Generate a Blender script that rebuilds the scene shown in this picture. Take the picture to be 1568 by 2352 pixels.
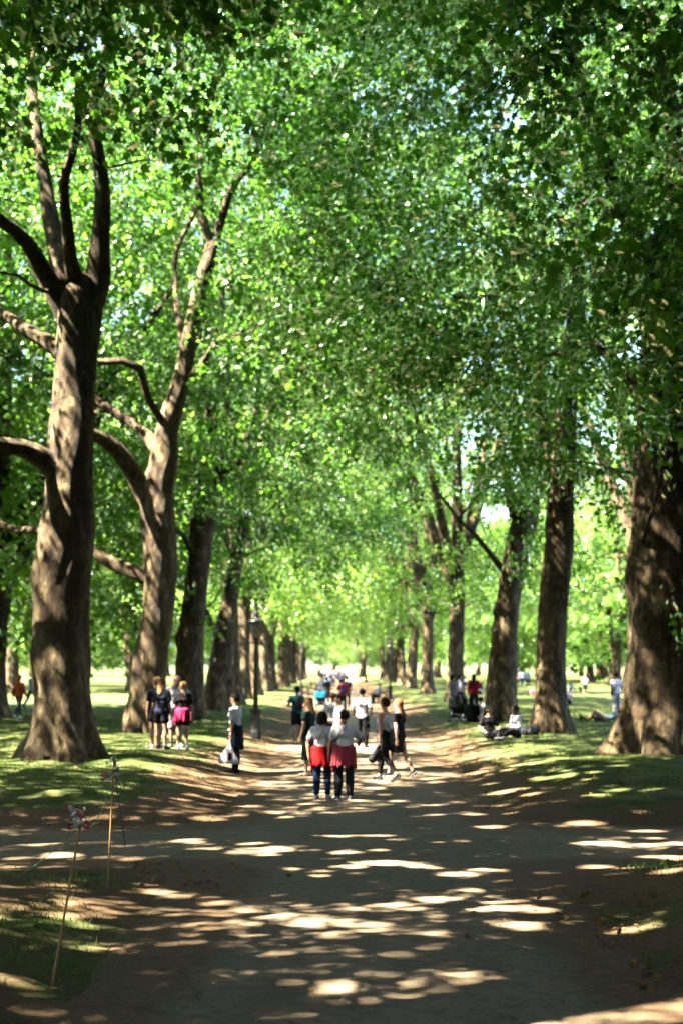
import bpy, math, random
import numpy as np
from mathutils import Vector, Matrix

R = math.radians
SC = bpy.context.scene
COL = SC.collection
for o in list(bpy.data.objects):
    bpy.data.objects.remove(o)

# ------------------------------------------------------------------ camera, sky, sun, exposure
CAM_H = 2.4
PITCH = math.atan(354 / 3267)
cam_d = bpy.data.cameras.new('camera')
cam = bpy.data.objects.new('camera', cam_d)
COL.objects.link(cam)
cam.location = (0, 0, CAM_H)
cam.rotation_euler = (R(90) + PITCH, 0, 0)
cam_d.sensor_fit = 'VERTICAL'
cam_d.sensor_height = 36
cam_d.lens = 50
cam_d.clip_end = 6000
cam_d.dof.use_dof = True
cam_d.dof.focus_distance = 14.0
cam_d.dof.aperture_fstop = 1.5
SC.camera = cam

SUN_EL, SUN_AZ = 54, 72          # azimuth: degrees towards the left, measured from straight behind the camera
sdir = Vector((-math.sin(R(SUN_AZ)) * math.cos(R(SUN_EL)), -math.cos(R(SUN_AZ)) * math.cos(R(SUN_EL)), math.sin(R(SUN_EL))))
W = bpy.data.worlds.new('World')
SC.world = W
W.use_nodes = True
wn = W.node_tree.nodes
sky = wn.new('ShaderNodeTexSky')
sky.sky_type = 'NISHITA'
sky.sun_disc = False
sky.sun_elevation = R(SUN_EL)
sky.sun_rotation = math.atan2(sdir.x, sdir.y)
W.node_tree.links.new(sky.outputs[0], wn['Background'].inputs[0])
wn['Background'].inputs[1].default_value = 0.05
sl = bpy.data.lights.new('sun', 'SUN')
sl.energy = 5.0
sl.angle = R(0.5)
sl.color = (1.0, 0.9, 0.74)
so = bpy.data.objects.new('sun', sl)
COL.objects.link(so)
so.rotation_euler = (-sdir).to_track_quat('-Z', 'Y').to_euler()
so.location = (0, 0, 60)
SC.view_settings.view_transform = 'Standard'
SC.view_settings.look = 'None'
SC.view_settings.exposure = 4.05
SC.view_settings.gamma = 1.0
SC.render.engine = 'CYCLES'
SC.cycles.max_bounces = 5
SC.cycles.diffuse_bounces = 0
SC.cycles.transmission_bounces = 2
SC.cycles.transparent_max_bounces = 6
SC.cycles.use_denoising = True
SC.cycles.caustics_reflective = False
SC.cycles.caustics_refractive = False


# ------------------------------------------------------------------ helpers
def ray(px, py):
    """Direction through a point of the photograph (1568 x 2352 grid) as x and z per metre of y."""
    cx, cy = (px - 784) / 3267, (1176 - py) / 3267
    f = math.cos(PITCH) - math.sin(PITCH) * cy
    return cx / f, (math.sin(PITCH) + math.cos(PITCH) * cy) / f


def at(px, py, d):
    rx, rz = ray(px, py)
    return Vector((rx * d, d, CAM_H + rz * d))


def sstep(a, b, v):
    t = np.clip((v - a) / (b - a), 0, 1)
    return t * t * (3 - 2 * t)


def wav(x, y, s, seed=0):
    """A smooth pseudo-noise in about -1..1."""
    rs = np.random.RandomState(seed)
    out = 0
    for k in range(5):
        a = rs.rand() * 6.283
        f = s * (0.6 + rs.rand() * 1.2)
        out = out + np.sin((x * math.cos(a) + y * math.sin(a)) * f + rs.rand() * 6.283)
    return out / 3.2


PATH_X, PATH_W, CROSS_Y, CROSS_W = 0.35, 1.8, 19.7, 1.75


def edge(x, y):
    """Distance outside the paths (negative on them)."""
    x = np.asarray(x, float)
    y = np.asarray(y, float)
    a = np.abs(x - PATH_X) - PATH_W - 0.16 * wav(x * 0.2, y, 0.45, 3)
    b = np.abs(y - CROSS_Y - 0.004 * np.abs(x) ** 1.5) - CROSS_W - 0.16 * wav(x, y * 0.3, 0.5, 4)
    a = a + 0.07 * wav(x, y, 3.3, 5)
    b = b + 0.06 * wav(x, y, 3.1, 6)
    k = 1.6
    h = np.clip(0.5 + 0.5 * (b - a) / k, 0, 1)
    return b * (1 - h) + a * h - k * h * (1 - h)


def ground_z(x, y):
    x = np.asarray(x, float)
    y = np.asarray(y, float)
    e = edge(x, y)
    far = sstep(17.5, 20.5, y)
    H = (0.42 * far + (1 - far) * np.where(x > 0.3, 0.50, 0.30))
    z = -0.05 + H * sstep(-0.25, 3.0, e)
    z = z + sstep(0.2, 2.5, e) * (0.045 * wav(x, y, 1.1, 7) + 0.02 * wav(x, y, 3.1, 8))
    z = z + 0.05 * sstep(0.3, 2, e) * wav(x, y, 0.35, 9)
    return z


def gz(x, y):
    return max(float(ground_z(x, y)), 0.004 if float(edge(x, y)) < 1.0 else -1)


def place(px, py):
    """The ground point seen at a point of the photograph."""
    rx, rz = ray(px, py)
    d = 2.1 / -rz
    for _ in range(30):
        d = 0.5 * d + 0.5 * (CAM_H - gz(rx * d, d)) / -rz
    return Vector((rx * d, d, gz(rx * d, d)))


def link_mesh(name, v, f, mat, parent=None, smooth=True, mats=None, mi=None):
    me = bpy.data.meshes.new(name)
    me.from_pydata([tuple(p) for p in v], [], [tuple(q) for q in f])
    for m in (mats or [mat]):
        me.materials.append(m)
    if mi is not None:
        me.polygons.foreach_set('material_index', mi)
    if smooth:
        me.polygons.foreach_set('use_smooth', [True] * len(me.polygons))
    me.update()
    o = bpy.data.objects.new(name, me)
    COL.objects.link(o)
    o.parent = parent
    return o


def big_mesh(name, verts, faces, mat, parent=None, smooth=False):
    """verts N x 3, faces M x k arrays, written straight into the mesh."""
    n, k = faces.shape
    me = bpy.data.meshes.new(name)
    me.vertices.add(len(verts))
    me.vertices.foreach_set('co', np.ascontiguousarray(verts, dtype=np.float32).ravel())
    me.loops.add(n * k)
    me.loops.foreach_set('vertex_index', np.ascontiguousarray(faces, dtype=np.int32).ravel())
    me.polygons.add(n)
    me.polygons.foreach_set('loop_start', np.arange(0, n * k, k, dtype=np.int32))
    me.polygons.foreach_set('loop_total', np.full(n, k, dtype=np.int32))
    if smooth:
        me.polygons.foreach_set('use_smooth', np.ones(n, dtype=bool))
    me.materials.append(mat)
    me.update(calc_edges=True)
    o = bpy.data.objects.new(name, me)
    COL.objects.link(o)
    o.parent = parent
    return o


def tag(o, label=None, cat=None, group=None, kind=None):
    for k, v in (('label', label), ('category', cat), ('group', group), ('kind', kind)):
        if v:
            o[k] = v
    return o


def thing(name, label, cat, loc=(0, 0, 0), rz=0, group=None):
    o = bpy.data.objects.new(name, None)
    o.empty_display_size = 0.2
    COL.objects.link(o)
    o.location = loc
    o.rotation_euler = (0, 0, rz)
    return tag(o, label, cat, group)


def dup(root, loc, rz=0, scale=None, label=None, group=None, src_children=None):
    r = root.copy()
    COL.objects.link(r)
    r.location = loc
    r.rotation_euler = (0, 0, rz)
    if scale:
        r.scale = scale
    if label:
        r['label'] = label
    if group:
        r['group'] = group
    for ch in list(root.children):
        c = ch.copy()
        COL.objects.link(c)
        c.parent = r
        for g in ch.children:
            d = g.copy()
            COL.objects.link(d)
            d.parent = c
    return r


# ------------------------------------------------------------------ materials
def nodes(name):
    m = bpy.data.materials.new(name)
    m.use_nodes = True
    nt = m.node_tree
    return m, nt, nt.nodes, nt.links, nt.nodes['Principled BSDF']


def ramp(n, stops):
    r = n.new('ShaderNodeValToRGB')
    el = r.color_ramp.elements
    while len(el) < len(stops):
        el.new(0.5)
    for e, (p, c) in zip(el, stops):
        e.position = p
        e.color = (*c, 1) if len(c) == 3 else c
    return r


def noise(n, l, scale, detail=4, coord=None, rough=0.6):
    t = n.new('ShaderNodeTexNoise')
    t.inputs['Scale'].default_value = scale
    t.inputs['Detail'].default_value = detail
    t.inputs['Roughness'].default_value = rough
    if coord is not None:
        l.new(coord, t.inputs['Vector'])
    return t


_MATS = {}


def plain(name, col, rough=0.75, var=0.18, scale=14, metal=0.0):
    """A surface of one colour with slight cloth- or paint-like unevenness."""
    key = (name, col)
    if key in _MATS:
        return _MATS[key]
    m, nt, n, l, b = nodes(name)
    tc = n.new('ShaderNodeTexCoord')
    t = noise(n, l, scale, 3, tc.outputs['Object'])
    r = ramp(n, [(0.3, tuple(c * (1 - var) for c in col)), (0.7, tuple(min(1, c * (1 + var)) for c in col))])
    l.new(t.outputs['Fac'], r.inputs[0])
    l.new(r.outputs[0], b.inputs['Base Color'])
    b.inputs['Roughness'].default_value = rough
    b.inputs['Metallic'].default_value = metal
    if name in ('cloth', 'material', 'hair'):
        b.inputs['Specular IOR Level'].default_value = 0.12
        mp_ = n.new('ShaderNodeMapping')
        mp_.inputs['Scale'].default_value = (1, 1, 0.42 if name == 'cloth' else 0.12)
        l.new(tc.outputs['Object'], mp_.inputs[0])
        t2_ = noise(n, l, 9 if name != 'hair' else 55, 3, mp_.outputs[0], 0.6)
        bu = n.new('ShaderNodeBump')
        bu.inputs['Strength'].default_value = 0.75
        bu.inputs['Distance'].default_value = 0.05 if name != 'hair' else 0.02
        l.new(t2_.outputs['Fac'], bu.inputs['Height'])
        l.new(bu.outputs[0], b.inputs['Normal'])
    _MATS[key] = m
    return m


def leaf_material(name, refl, trans, sheen=True):
    m, nt, n, l, b = nodes(name)
    n.remove(b)
    out = n['Material Output']
    g = n.new('ShaderNodeNewGeometry')

    def tint(c):
        r = ramp(n, [(0.0, tuple(v * 0.65 for v in c)), (0.5, c), (0.92, (c[0] * 1.3, c[1] * 1.2, c[2])), (1.0, (c[0] * 1.7, c[1] * 1.2, c[2]))])
        l.new(g.outputs['Random Per Island'], r.inputs[0])
        return r
    d = n.new('ShaderNodeBsdfDiffuse')
    l.new(tint(refl).outputs[0], d.inputs[0])
    t = n.new('ShaderNodeBsdfTranslucent')
    l.new(tint(trans).outputs[0], t.inputs[0])
    a = n.new('ShaderNodeAddShader')
    l.new(d.outputs[0], a.inputs[0])
    l.new(t.outputs[0], a.inputs[1])
    gl = n.new('ShaderNodeBsdfGlossy')
    gl.inputs['Roughness'].default_value = 0.4
    gl.inputs[0].default_value = (0.8, 0.9, 0.75, 1)
    if not sheen:
        l.new(a.outputs[0], out.inputs['Surface'])
        return m
    mx = n.new('ShaderNodeMixShader')
    fr = n.new('ShaderNodeFresnel')
    fr.inputs[0].default_value = 1.24
    l.new(fr.outputs[0], mx.inputs[0])
    l.new(a.outputs[0], mx.inputs[1])
    l.new(gl.outputs[0], mx.inputs[2])
    l.new(mx.outputs[0], out.inputs['Surface'])
    return m


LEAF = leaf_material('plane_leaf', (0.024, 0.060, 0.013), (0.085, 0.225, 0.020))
LEAF_SUNLIT = leaf_material('sunlit_leaf', (0.060, 0.120, 0.022), (0.175, 0.345, 0.034))  # brighter, yellower leaf colour that paints in sunlight on the far crowns

# bark of the plane trees: flaking olive, tan and brown plates
BARK, nt, n, l, b = nodes('plane_bark')
tc = n.new('ShaderNodeTexCoord')
mp = n.new('ShaderNodeMapping')
mp.inputs['Scale'].default_value = (1, 1, 0.45)
l.new(tc.outputs['Object'], mp.inputs[0])
t1 = noise(n, l, 4.2, 7, mp.outputs[0], 0.62)
t2 = noise(n, l, 9, 7, mp.outputs[0], 0.78)
vo = n.new('ShaderNodeTexVoronoi')
vo.inputs['Scale'].default_value = 5.5
l.new(mp.outputs[0], vo.inputs['Vector'])
r1 = ramp(n, [(0.38, (0.028, 0.018, 0.010)), (0.42, (0.078, 0.050, 0.024)), (0.50, (0.098, 0.066, 0.030)), (0.525, (0.150, 0.112, 0.046)), (0.595, (0.165, 0.124, 0.058)), (0.62, (0.35, 0.26, 0.14))])
l.new(t1.outputs['Fac'], r1.inputs[0])
r2 = ramp(n, [(0.34, (0.36, 0.32, 0.28)), (0.5, (0.95, 0.95, 0.95)), (0.75, (1.3, 1.25, 1.1))])
l.new(t2.outputs['Fac'], r2.inputs[0])
mu = n.new('ShaderNodeMixRGB')
mu.blend_type = 'MULTIPLY'
mu.inputs[0].default_value = 1
l.new(r1.outputs[0], mu.inputs[1])
l.new(r2.outputs[0], mu.inputs[2])
l.new(mu.outputs[0], b.inputs['Base Color'])
b.inputs['Roughness'].default_value = 0.9
bp = n.new('ShaderNodeBump')
bp.inputs['Strength'].default_value = 1.0
bp.inputs['Distance'].default_value = 0.11
ad = n.new('ShaderNodeMath')
ad.operation = 'ADD'
l.new(t2.outputs['Fac'], ad.inputs[0])
l.new(t1.outputs['Fac'], ad.inputs[1])
l.new(ad.outputs[0], bp.inputs['Height'])
l.new(bp.outputs[0], b.inputs['Normal'])

# lawn that wears to bare earth along the paths
GROUND, nt, n, l, b = nodes('worn_lawn')
tc = n.new('ShaderNodeTexCoord')
at_n = n.new('ShaderNodeAttribute')
at_n.attribute_name = 'wear'
ng = noise(n, l, 1.3, 6, tc.outputs['Object'])
nf = noise(n, l, 26, 5, tc.outputs['Object'], 0.75)
nm = noise(n, l, 0.55, 5, tc.outputs['Object'], 0.65)
gr = ramp(n, [(0.25, (0.045, 0.070, 0.018)), (0.5, (0.085, 0.120, 0.034)), (0.72, (0.20, 0.205, 0.085)), (0.85, (0.30, 0.27, 0.145))])
l.new(ng.outputs['Fac'], gr.inputs[0])
gf = ramp(n, [(0.3, (0.55, 0.55, 0.5)), (0.7, (1.35, 1.3, 1.25))])
l.new(nf.outputs['Fac'], gf.inputs[0])
gm = n.new('ShaderNodeMixRGB')
gm.blend_type = 'MULTIPLY'
gm.inputs[0].default_value = 1
l.new(gr.outputs[0], gm.inputs[1])
l.new(gf.outputs[0], gm.inputs[2])
dr = ramp(n, [(0.25, (0.095, 0.058, 0.030)), (0.5, (0.175, 0.112, 0.060)), (0.75, (0.28, 0.19, 0.11))])
l.new(nf.outputs['Fac'], dr.inputs[0])
m1 = n.new('ShaderNodeMath')
m1.operation = 'MULTIPLY_ADD'
m1.inputs[1].default_value = 1.7
m1.inputs[2].default_value = -0.85
l.new(nm.outputs['Fac'], m1.inputs[0])
m2 = n.new('ShaderNodeMath')
m2.operation = 'ADD'
l.new(m1.outputs[0], m2.inputs[0])
l.new(at_n.outputs['Fac'], m2.inputs[1])
m3 = n.new('ShaderNodeMath')
m3.operation = 'MULTIPLY_ADD'
m3.inputs[1].default_value = 0.7
l.new(nf.outputs['Fac'], m3.inputs[0])
l.new(m2.outputs[0], m3.inputs[2])
rr = ramp(n, [(0.72, (0, 0, 0)), (0.98, (1, 1, 1))])
l.new(m3.outputs[0], rr.inputs[0])
mx = n.new('ShaderNodeMixRGB')
l.new(rr.outputs[0], mx.inputs[0])
l.new(gm.outputs[0], mx.inputs[1])
l.new(dr.outputs[0], mx.inputs[2])
l.new(mx.outputs[0], b.inputs['Base Color'])
b.inputs['Roughness'].default_value = 0.95
b.inputs['Specular IOR Level'].default_value = 0.15
bp = n.new('ShaderNodeBump')
bp.inputs['Strength'].default_value = 0.6
bp.inputs['Distance'].default_value = 0.04
l.new(nf.outputs['Fac'], bp.inputs['Height'])
l.new(bp.outputs[0], b.inputs['Normal'])

# worn sandy asphalt
PATH, nt, n, l, b = nodes('sandy_asphalt')
tc = n.new('ShaderNodeTexCoord')
at_n = n.new('ShaderNodeAttribute')
at_n.attribute_name = 'wear'
n1 = noise(n, l, 0.8, 5, tc.outputs['Object'])
n2 = noise(n, l, 60, 4, tc.outputs['Object'], 0.8)
c1 = ramp(n, [(0.3, (0.225, 0.175, 0.110)), (0.7, (0.310, 0.242, 0.156))])
l.new(n1.outputs['Fac'], c1.inputs[0])
c2 = ramp(n, [(0.3, (0.62, 0.6, 0.58)), (0.5, (1, 1, 1)), (0.72, (1.4, 1.36, 1.3))])
l.new(n2.outputs['Fac'], c2.inputs[0])
c3 = n.new('ShaderNodeMixRGB')
c3.blend_type = 'MULTIPLY'
c3.inputs[0].default_value = 1
l.new(c1.outputs[0], c3.inputs[1])
l.new(c2.outputs[0], c3.inputs[2])
dd = ramp(n, [(0.3, (0.13, 0.085, 0.048)), (0.7, (0.26, 0.178, 0.105))])
l.new(n2.outputs['Fac'], dd.inputs[0])
q = n.new('ShaderNodeMath')
q.operation = 'MULTIPLY_ADD'
q.inputs[1].default_value = 1.1
l.new(n1.outputs['Fac'], q.inputs[0])
l.new(at_n.outputs['Fac'], q.inputs[2])
qr = ramp(n, [(0.85, (0, 0, 0)), (1.2, (1, 1, 1))])
qs = n.new('ShaderNodeMath')
qs.operation = 'MULTIPLY'
qs.inputs[1].default_value = 0.8
l.new(q.outputs[0], qs.inputs[0])
qr.color_ramp.elements[0].position = 0.62
qr.color_ramp.elements[1].position = 0.95
l.new(qs.outputs[0], qr.inputs[0])
cm = n.new('ShaderNodeMixRGB')
l.new(qr.outputs[0], cm.inputs[0])
l.new(c3.outputs[0], cm.inputs[1])
l.new(dd.outputs[0], cm.inputs[2])
vc = n.new('ShaderNodeTexVoronoi')
vc.feature = 'DISTANCE_TO_EDGE'
vc.inputs['Scale'].default_value = 0.42
wv_ = noise(n, l, 2.2, 5, tc.outputs['Object'])
wm = n.new('ShaderNodeMixRGB')
wm.inputs[0].default_value = 0.22
l.new(tc.outputs['Object'], wm.inputs[1])
l.new(wv_.outputs['Color'], wm.inputs[2])
l.new(wm.outputs[0], vc.inputs['Vector'])
vr = ramp(n, [(0.0, (0.78, 0.76, 0.74)), (0.005, (1, 1, 1))])
l.new(vc.outputs['Distance'], vr.inputs[0])
n3 = noise(n, l, 7, 6, tc.outputs['Object'], 0.75)
c5 = ramp(n, [(0.32, (0.68, 0.66, 0.64)), (0.5, (1, 1, 1)), (0.7, (1.28, 1.25, 1.2))])
l.new(n3.outputs['Fac'], c5.inputs[0])
k1 = n.new('ShaderNodeMixRGB')
k1.blend_type = 'MULTIPLY'
k1.inputs[0].default_value = 1
k2 = n.new('ShaderNodeMixRGB')
k2.blend_type = 'MULTIPLY'
k2.inputs[0].default_value = 1
l.new(cm.outputs[0], k1.inputs[1])
l.new(c5.outputs[0], k1.inputs[2])
l.new(k1.outputs[0], k2.inputs[1])
l.new(vr.outputs[0], k2.inputs[2])
l.new(k2.outputs[0], b.inputs['Base Color'])
b.inputs['Roughness'].default_value = 0.9
b.inputs['Specular IOR Level'].default_value = 0.2
bp = n.new('ShaderNodeBump')
bp.inputs['Strength'].default_value = 0.35
bp.inputs['Distance'].default_value = 0.012
l.new(n2.outputs['Fac'], bp.inputs['Height'])
l.new(bp.outputs[0], b.inputs['Normal'])

# ------------------------------------------------------------------ ground and paths


def sheet(name, xs, ys, zf, mat, wear, keep=None):
    X, Y = np.meshgrid(xs, ys)
    v = np.stack([X, Y, zf(X, Y)], -1).reshape(-1, 3)
    nx, ny = len(xs), len(ys)
    i = np.arange((ny - 1) * (nx - 1))
    r, c = i // (nx - 1), i % (nx - 1)
    f = np.stack([r * nx + c, r * nx + c + 1, (r + 1) * nx + c + 1, (r + 1) * nx + c], -1)
    if keep is not None:
        ctr = v[f].mean(1)
        f = f[keep(ctr[:, 0], ctr[:, 1])]
        used = np.unique(f)
        re = np.full(len(v), -1)
        re[used] = np.arange(len(used))
        v, f = v[used], re[f]
    o = big_mesh(name, v, f, mat, smooth=True)
    a = o.data.attributes.new('wear', 'FLOAT', 'POINT')
    a.data.foreach_set('value', wear(v[:, 0], v[:, 1]).astype(np.float32))
    return o


def wear_ground(x, y):
    e = edge(x, y)
    w = 1 - sstep(0.5, 3.9, e)
    near = 1 - sstep(16, 18, y)
    w = np.maximum(w * (1 - 0.25 * near), 0.82 * near * sstep(0, 1, e) * (1 - sstep(4, 9, e)))
    return w * 1.0 - 0.16 + 0.14 * wav(x, y, 0.6, 21)


xs = np.unique(np.concatenate([-np.geomspace(14, 1500, 40)[::-1], np.arange(-14, 14.01, 0.2), np.geomspace(14, 1500, 40)]))
ys = np.unique(np.concatenate([np.linspace(-1200, -20, 14), np.arange(-20, 6, 1.0), np.arange(6, 50, 0.2), np.arange(50, 110, 0.6), np.arange(110, 330, 2.5), np.geomspace(330, 3500, 16)]))
ground = sheet('ground', xs, ys, ground_z, GROUND, wear_ground)
tag(ground, kind='structure')


def wear_path(x, y):
    return 1.0 * sstep(-0.85, 0.35, edge(x, y)) - 0.05


px_ = np.unique(np.concatenate([-np.geomspace(3, 90, 30)[::-1], np.arange(-3, 4.01, 0.25), np.geomspace(4, 90, 30)]))
py_ = np.unique(np.concatenate([np.arange(-20, 50, 0.4), np.arange(50, 340, 3.0)]))
path = sheet('path', px_, py_, lambda X, Y: 0.004 + 0.012 * np.cos((X - PATH_X) * 0.6) + 0 * X, PATH, wear_path,
             keep=lambda x, y: (edge(x, y) < 1.5))
tag(path, kind='structure')

# ------------------------------------------------------------------ trees


def catmull(pts, rad, step):
    P = np.array(pts, float)
    r = np.array(rad, float)
    if len(P) < 3:
        n_ = max(2, int(np.linalg.norm(P[-1] - P[0]) / step))
        t = np.linspace(0, 1, n_ + 1)[:, None]
        return P[0] * (1 - t) + P[-1] * t, np.interp(t[:, 0], [0, 1], [r[0], r[-1]])
    Q = np.vstack([2 * P[0] - P[1], P, 2 * P[-1] - P[-2]])
    out, ro = [], []
    for i in range(1, len(Q) - 2):
        n_ = max(1, int(np.linalg.norm(Q[i + 1] - Q[i]) / step))
        for t in np.arange(n_) / n_:
            a, b_, c, d = Q[i - 1], Q[i], Q[i + 1], Q[i + 2]
            out.append(0.5 * (2 * b_ + (c - a) * t + (2 * a - 5 * b_ + 4 * c - d) * t * t + (3 * b_ - a - 3 * c + d) * t ** 3))
            ro.append(r[i - 1] * (1 - t) + r[i] * t)
    out.append(P[-1])
    ro.append(r[-1])
    return np.array(out), np.array(ro)


class Geo:
    def __init__(s):
        s.v, s.f, s.n = [], [], 0

    def add(s, v, f):
        s.v.append(np.asarray(v, float))
        s.f.append(np.asarray(f, int) + s.n)
        s.n += len(v)

    def tube(s, P, r, seg=10, disp=None, cap=True):
        P = np.asarray(P, float)
        r = np.asarray(r, float)
        T = np.gradient(P, axis=0)
        T /= np.linalg.norm(T, axis=1)[:, None] + 1e-9
        u = np.cross(T[0], [0.13, 1, 0.07])
        u /= np.linalg.norm(u)
        U = []
        for t in T:
            u = u - t * np.dot(u, t)
            u /= np.linalg.norm(u) + 1e-9
            U.append(u)
        U = np.array(U)
        V = np.cross(T, U)
        th = np.arange(seg) * 2 * math.pi / seg
        D = U[:, None] * np.cos(th)[None, :, None] + V[:, None] * np.sin(th)[None, :, None]
        rr = r[:, None] * np.ones(seg)[None]
        X = P[:, None] + D * rr[..., None]
        if disp is not None:
            X = P[:, None] + D * (rr * disp(X, th[None, :], P))[..., None]
        m = len(P)
        v = X.reshape(-1, 3)
        i, j = np.meshgrid(np.arange(m - 1), np.arange(seg), indexing='ij')
        a = i * seg + j
        b_ = i * seg + (j + 1) % seg
        f = np.stack([a, b_, b_ + seg, a + seg], -1).reshape(-1, 4)
        if cap:
            v = np.vstack([v, P[-1] + T[-1] * r[-1] * 0.5])
            k = len(v) - 1
            top = (m - 1) * seg
            j = np.arange(0, seg, 1)
            tri = np.stack([top + j, top + (j + 1) % seg, np.full(seg, k), np.full(seg, k)], -1)
            s.add(v, f)
            s.tri = getattr(s, 'tri', [])
            s.tri.append(tri[:, :3] + s.n - len(v))
        else:
            s.add(v, f)

    def build(s, name, mat, parent=None, smooth=True):
        v = np.vstack(s.v)
        f = [tuple(q) for q in np.vstack(s.f).tolist()] if s.f else []
        for t in getattr(s, 'tri', []):
            f += [tuple(q) for q in t.tolist()]
        return link_mesh(name, v, f, mat, parent, smooth)

    def box(s, c, h, rot=None):
        c = np.array(c, float)
        v = np.array([[x, y, z] for x in (-1, 1) for y in (-1, 1) for z in (-1, 1)], float) * np.array(h)
        if rot is not None:
            v = v @ np.array(rot).T
        s.add(v + c, [[0, 1, 3, 2], [4, 6, 7, 5], [0, 4, 5, 1], [2, 3, 7, 6], [0, 2, 6, 4], [1, 5, 7, 3]])

    def lathe(s, prof, seg=16, c=(0, 0, 0), phase=0.0):
        """Profile of (radius, z) turned about the z axis."""
        prof = np.array(prof, float)
        th = np.arange(seg) * 2 * math.pi / seg + phase
        v = np.stack([prof[:, 0][:, None] * np.cos(th), prof[:, 0][:, None] * np.sin(th), prof[:, 1][:, None] + 0 * th], -1).reshape(-1, 3) + np.array(c)
        m = len(prof)
        i, j = np.meshgrid(np.arange(m - 1), np.arange(seg), indexing='ij')
        a = i * seg + j
        b_ = i * seg + (j + 1) % seg
        s.add(v, np.stack([a, b_, b_ + seg, a + seg], -1).reshape(-1, 4))


def bark_disp(seed, base_z=0.0, flare=0.55, lobes=5, amp=0.06, flare_h=0.55):
    rs = np.random.RandomState(seed)
    ph = rs.rand(8) * 6.28
    burl = [(rs.rand() * 6.28, 1.5 + rs.rand() * 7, 0.16 + 0.25 * rs.rand(), 0.15 + 0.35 * rs.rand()) for _ in range(9)]

    def d(X, th, P):
        z = P[:, 2][:, None] - base_z
        k = 1 + flare * np.exp(-np.maximum(z, 0) / flare_h) * (0.72 + 0.78 * np.cos(lobes * th + ph[0] + 0.3 * z) + 0.25 * np.cos(3 * th + ph[1]))
        k = k + amp * (np.sin(2 * th + 0.9 * z + ph[2]) + 0.7 * np.sin(3 * th - 1.4 * z + ph[3]) + 0.5 * np.sin(5 * th + 2.6 * z + ph[4]) + 0.35 * np.sin(7 * th + 5.1 * z + ph[5]))
        k = k + amp * 0.35 * np.sin(11 * th + 3 * np.sin(2.3 * z + ph[6]) + ph[7])
        for a, bz, h, w in burl:
            da = np.abs((th - a + math.pi) % (2 * math.pi) - math.pi)
            k = k + h * 0.55 * np.exp(-(da / 0.5) ** 2 - ((z - bz) / w) ** 2)
        return k
    return d


# palmate leaf: ten outline points fanned about the middle
_half = [(0.10, 0.02), (0.46, 0.10), (0.30, 0.30), (0.56, 0.58), (0.22, 0.62)]
_out = [(0, -0.02)] + _half + [(0, 1.05)] + [(-x, y) for x, y in _half[::-1]]
LEAF_V = np.array([(0, 0.42, 0.0)] + [(x, y, -0.28 * x * x - 0.16 * y * y) for x, y in _out])
LEAF_F = np.array([(0, 1 + i, 1 + (i + 1) % len(_out)) for i in range(len(_out))])
LEAF_V[:, 0] *= 1.0
SIMPLE_V = np.array([(0, -0.02, 0), (0.50, 0.45, -0.07), (0, 1.05, -0.16), (-0.50, 0.45, -0.07), (0, 0.4, 0.05)])
SIMPLE_F = np.array([(4, 0, 1), (4, 1, 2), (4, 2, 3), (4, 3, 0)])


def leaf_cloud(rs, pos, outward, size, simple=False, droop=0.45, wild=0.55, tilt=None):
    n_ = len(pos)
    T, F = (SIMPLE_V, SIMPLE_F) if simple else (LEAF_V, LEAF_F)
    u = outward + rs.normal(0, 0.55, (n_, 3))
    u[:, 2] -= droop
    u /= np.linalg.norm(u, axis=1)[:, None] + 1e-9
    nrm = rs.normal(0, wild, (n_, 3))
    nrm[:, 2] += 1
    if tilt is not None:
        nrm += tilt
    nrm -= u * (nrm * u).sum(1)[:, None]
    nrm /= np.linalg.norm(nrm, axis=1)[:, None] + 1e-9
    w = np.cross(u, nrm)
    s = (size * (0.65 + 0.6 * rs.rand(n_)))[:, None, None]
    v = pos[:, None] + s * (T[None, :, 0:1] * w[:, None] + T[None, :, 1:2] * u[:, None] + T[None, :, 2:3] * nrm[:, None])
    f = F[None] + (np.arange(n_) * len(T))[:, None, None]
    return v.reshape(-1, 3), f.reshape(-1, 3)


def crown_nodes(rs, n_, zlow, ztop, rad, shape=0.35, hollow=0.55, axis=(0, 0)):
    t = rs.beta(1.3, 1.15, n_)
    prof = np.sin(math.pi * (0.16 + 0.78 * t)) ** shape * (1 - 0.12 * t)
    r = rad * prof * (hollow + (1 - hollow) * rs.rand(n_)) * (0.9 + 0.25 * rs.rand(n_))
    inner = rs.rand(n_) < 0.18
    r[inner] *= rs.rand(inner.sum())
    a = rs.rand(n_) * 2 * math.pi
    return np.stack([axis[0] + r * np.cos(a), axis[1] + r * np.sin(a), zlow + (ztop - zlow) * t], -1)


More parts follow.
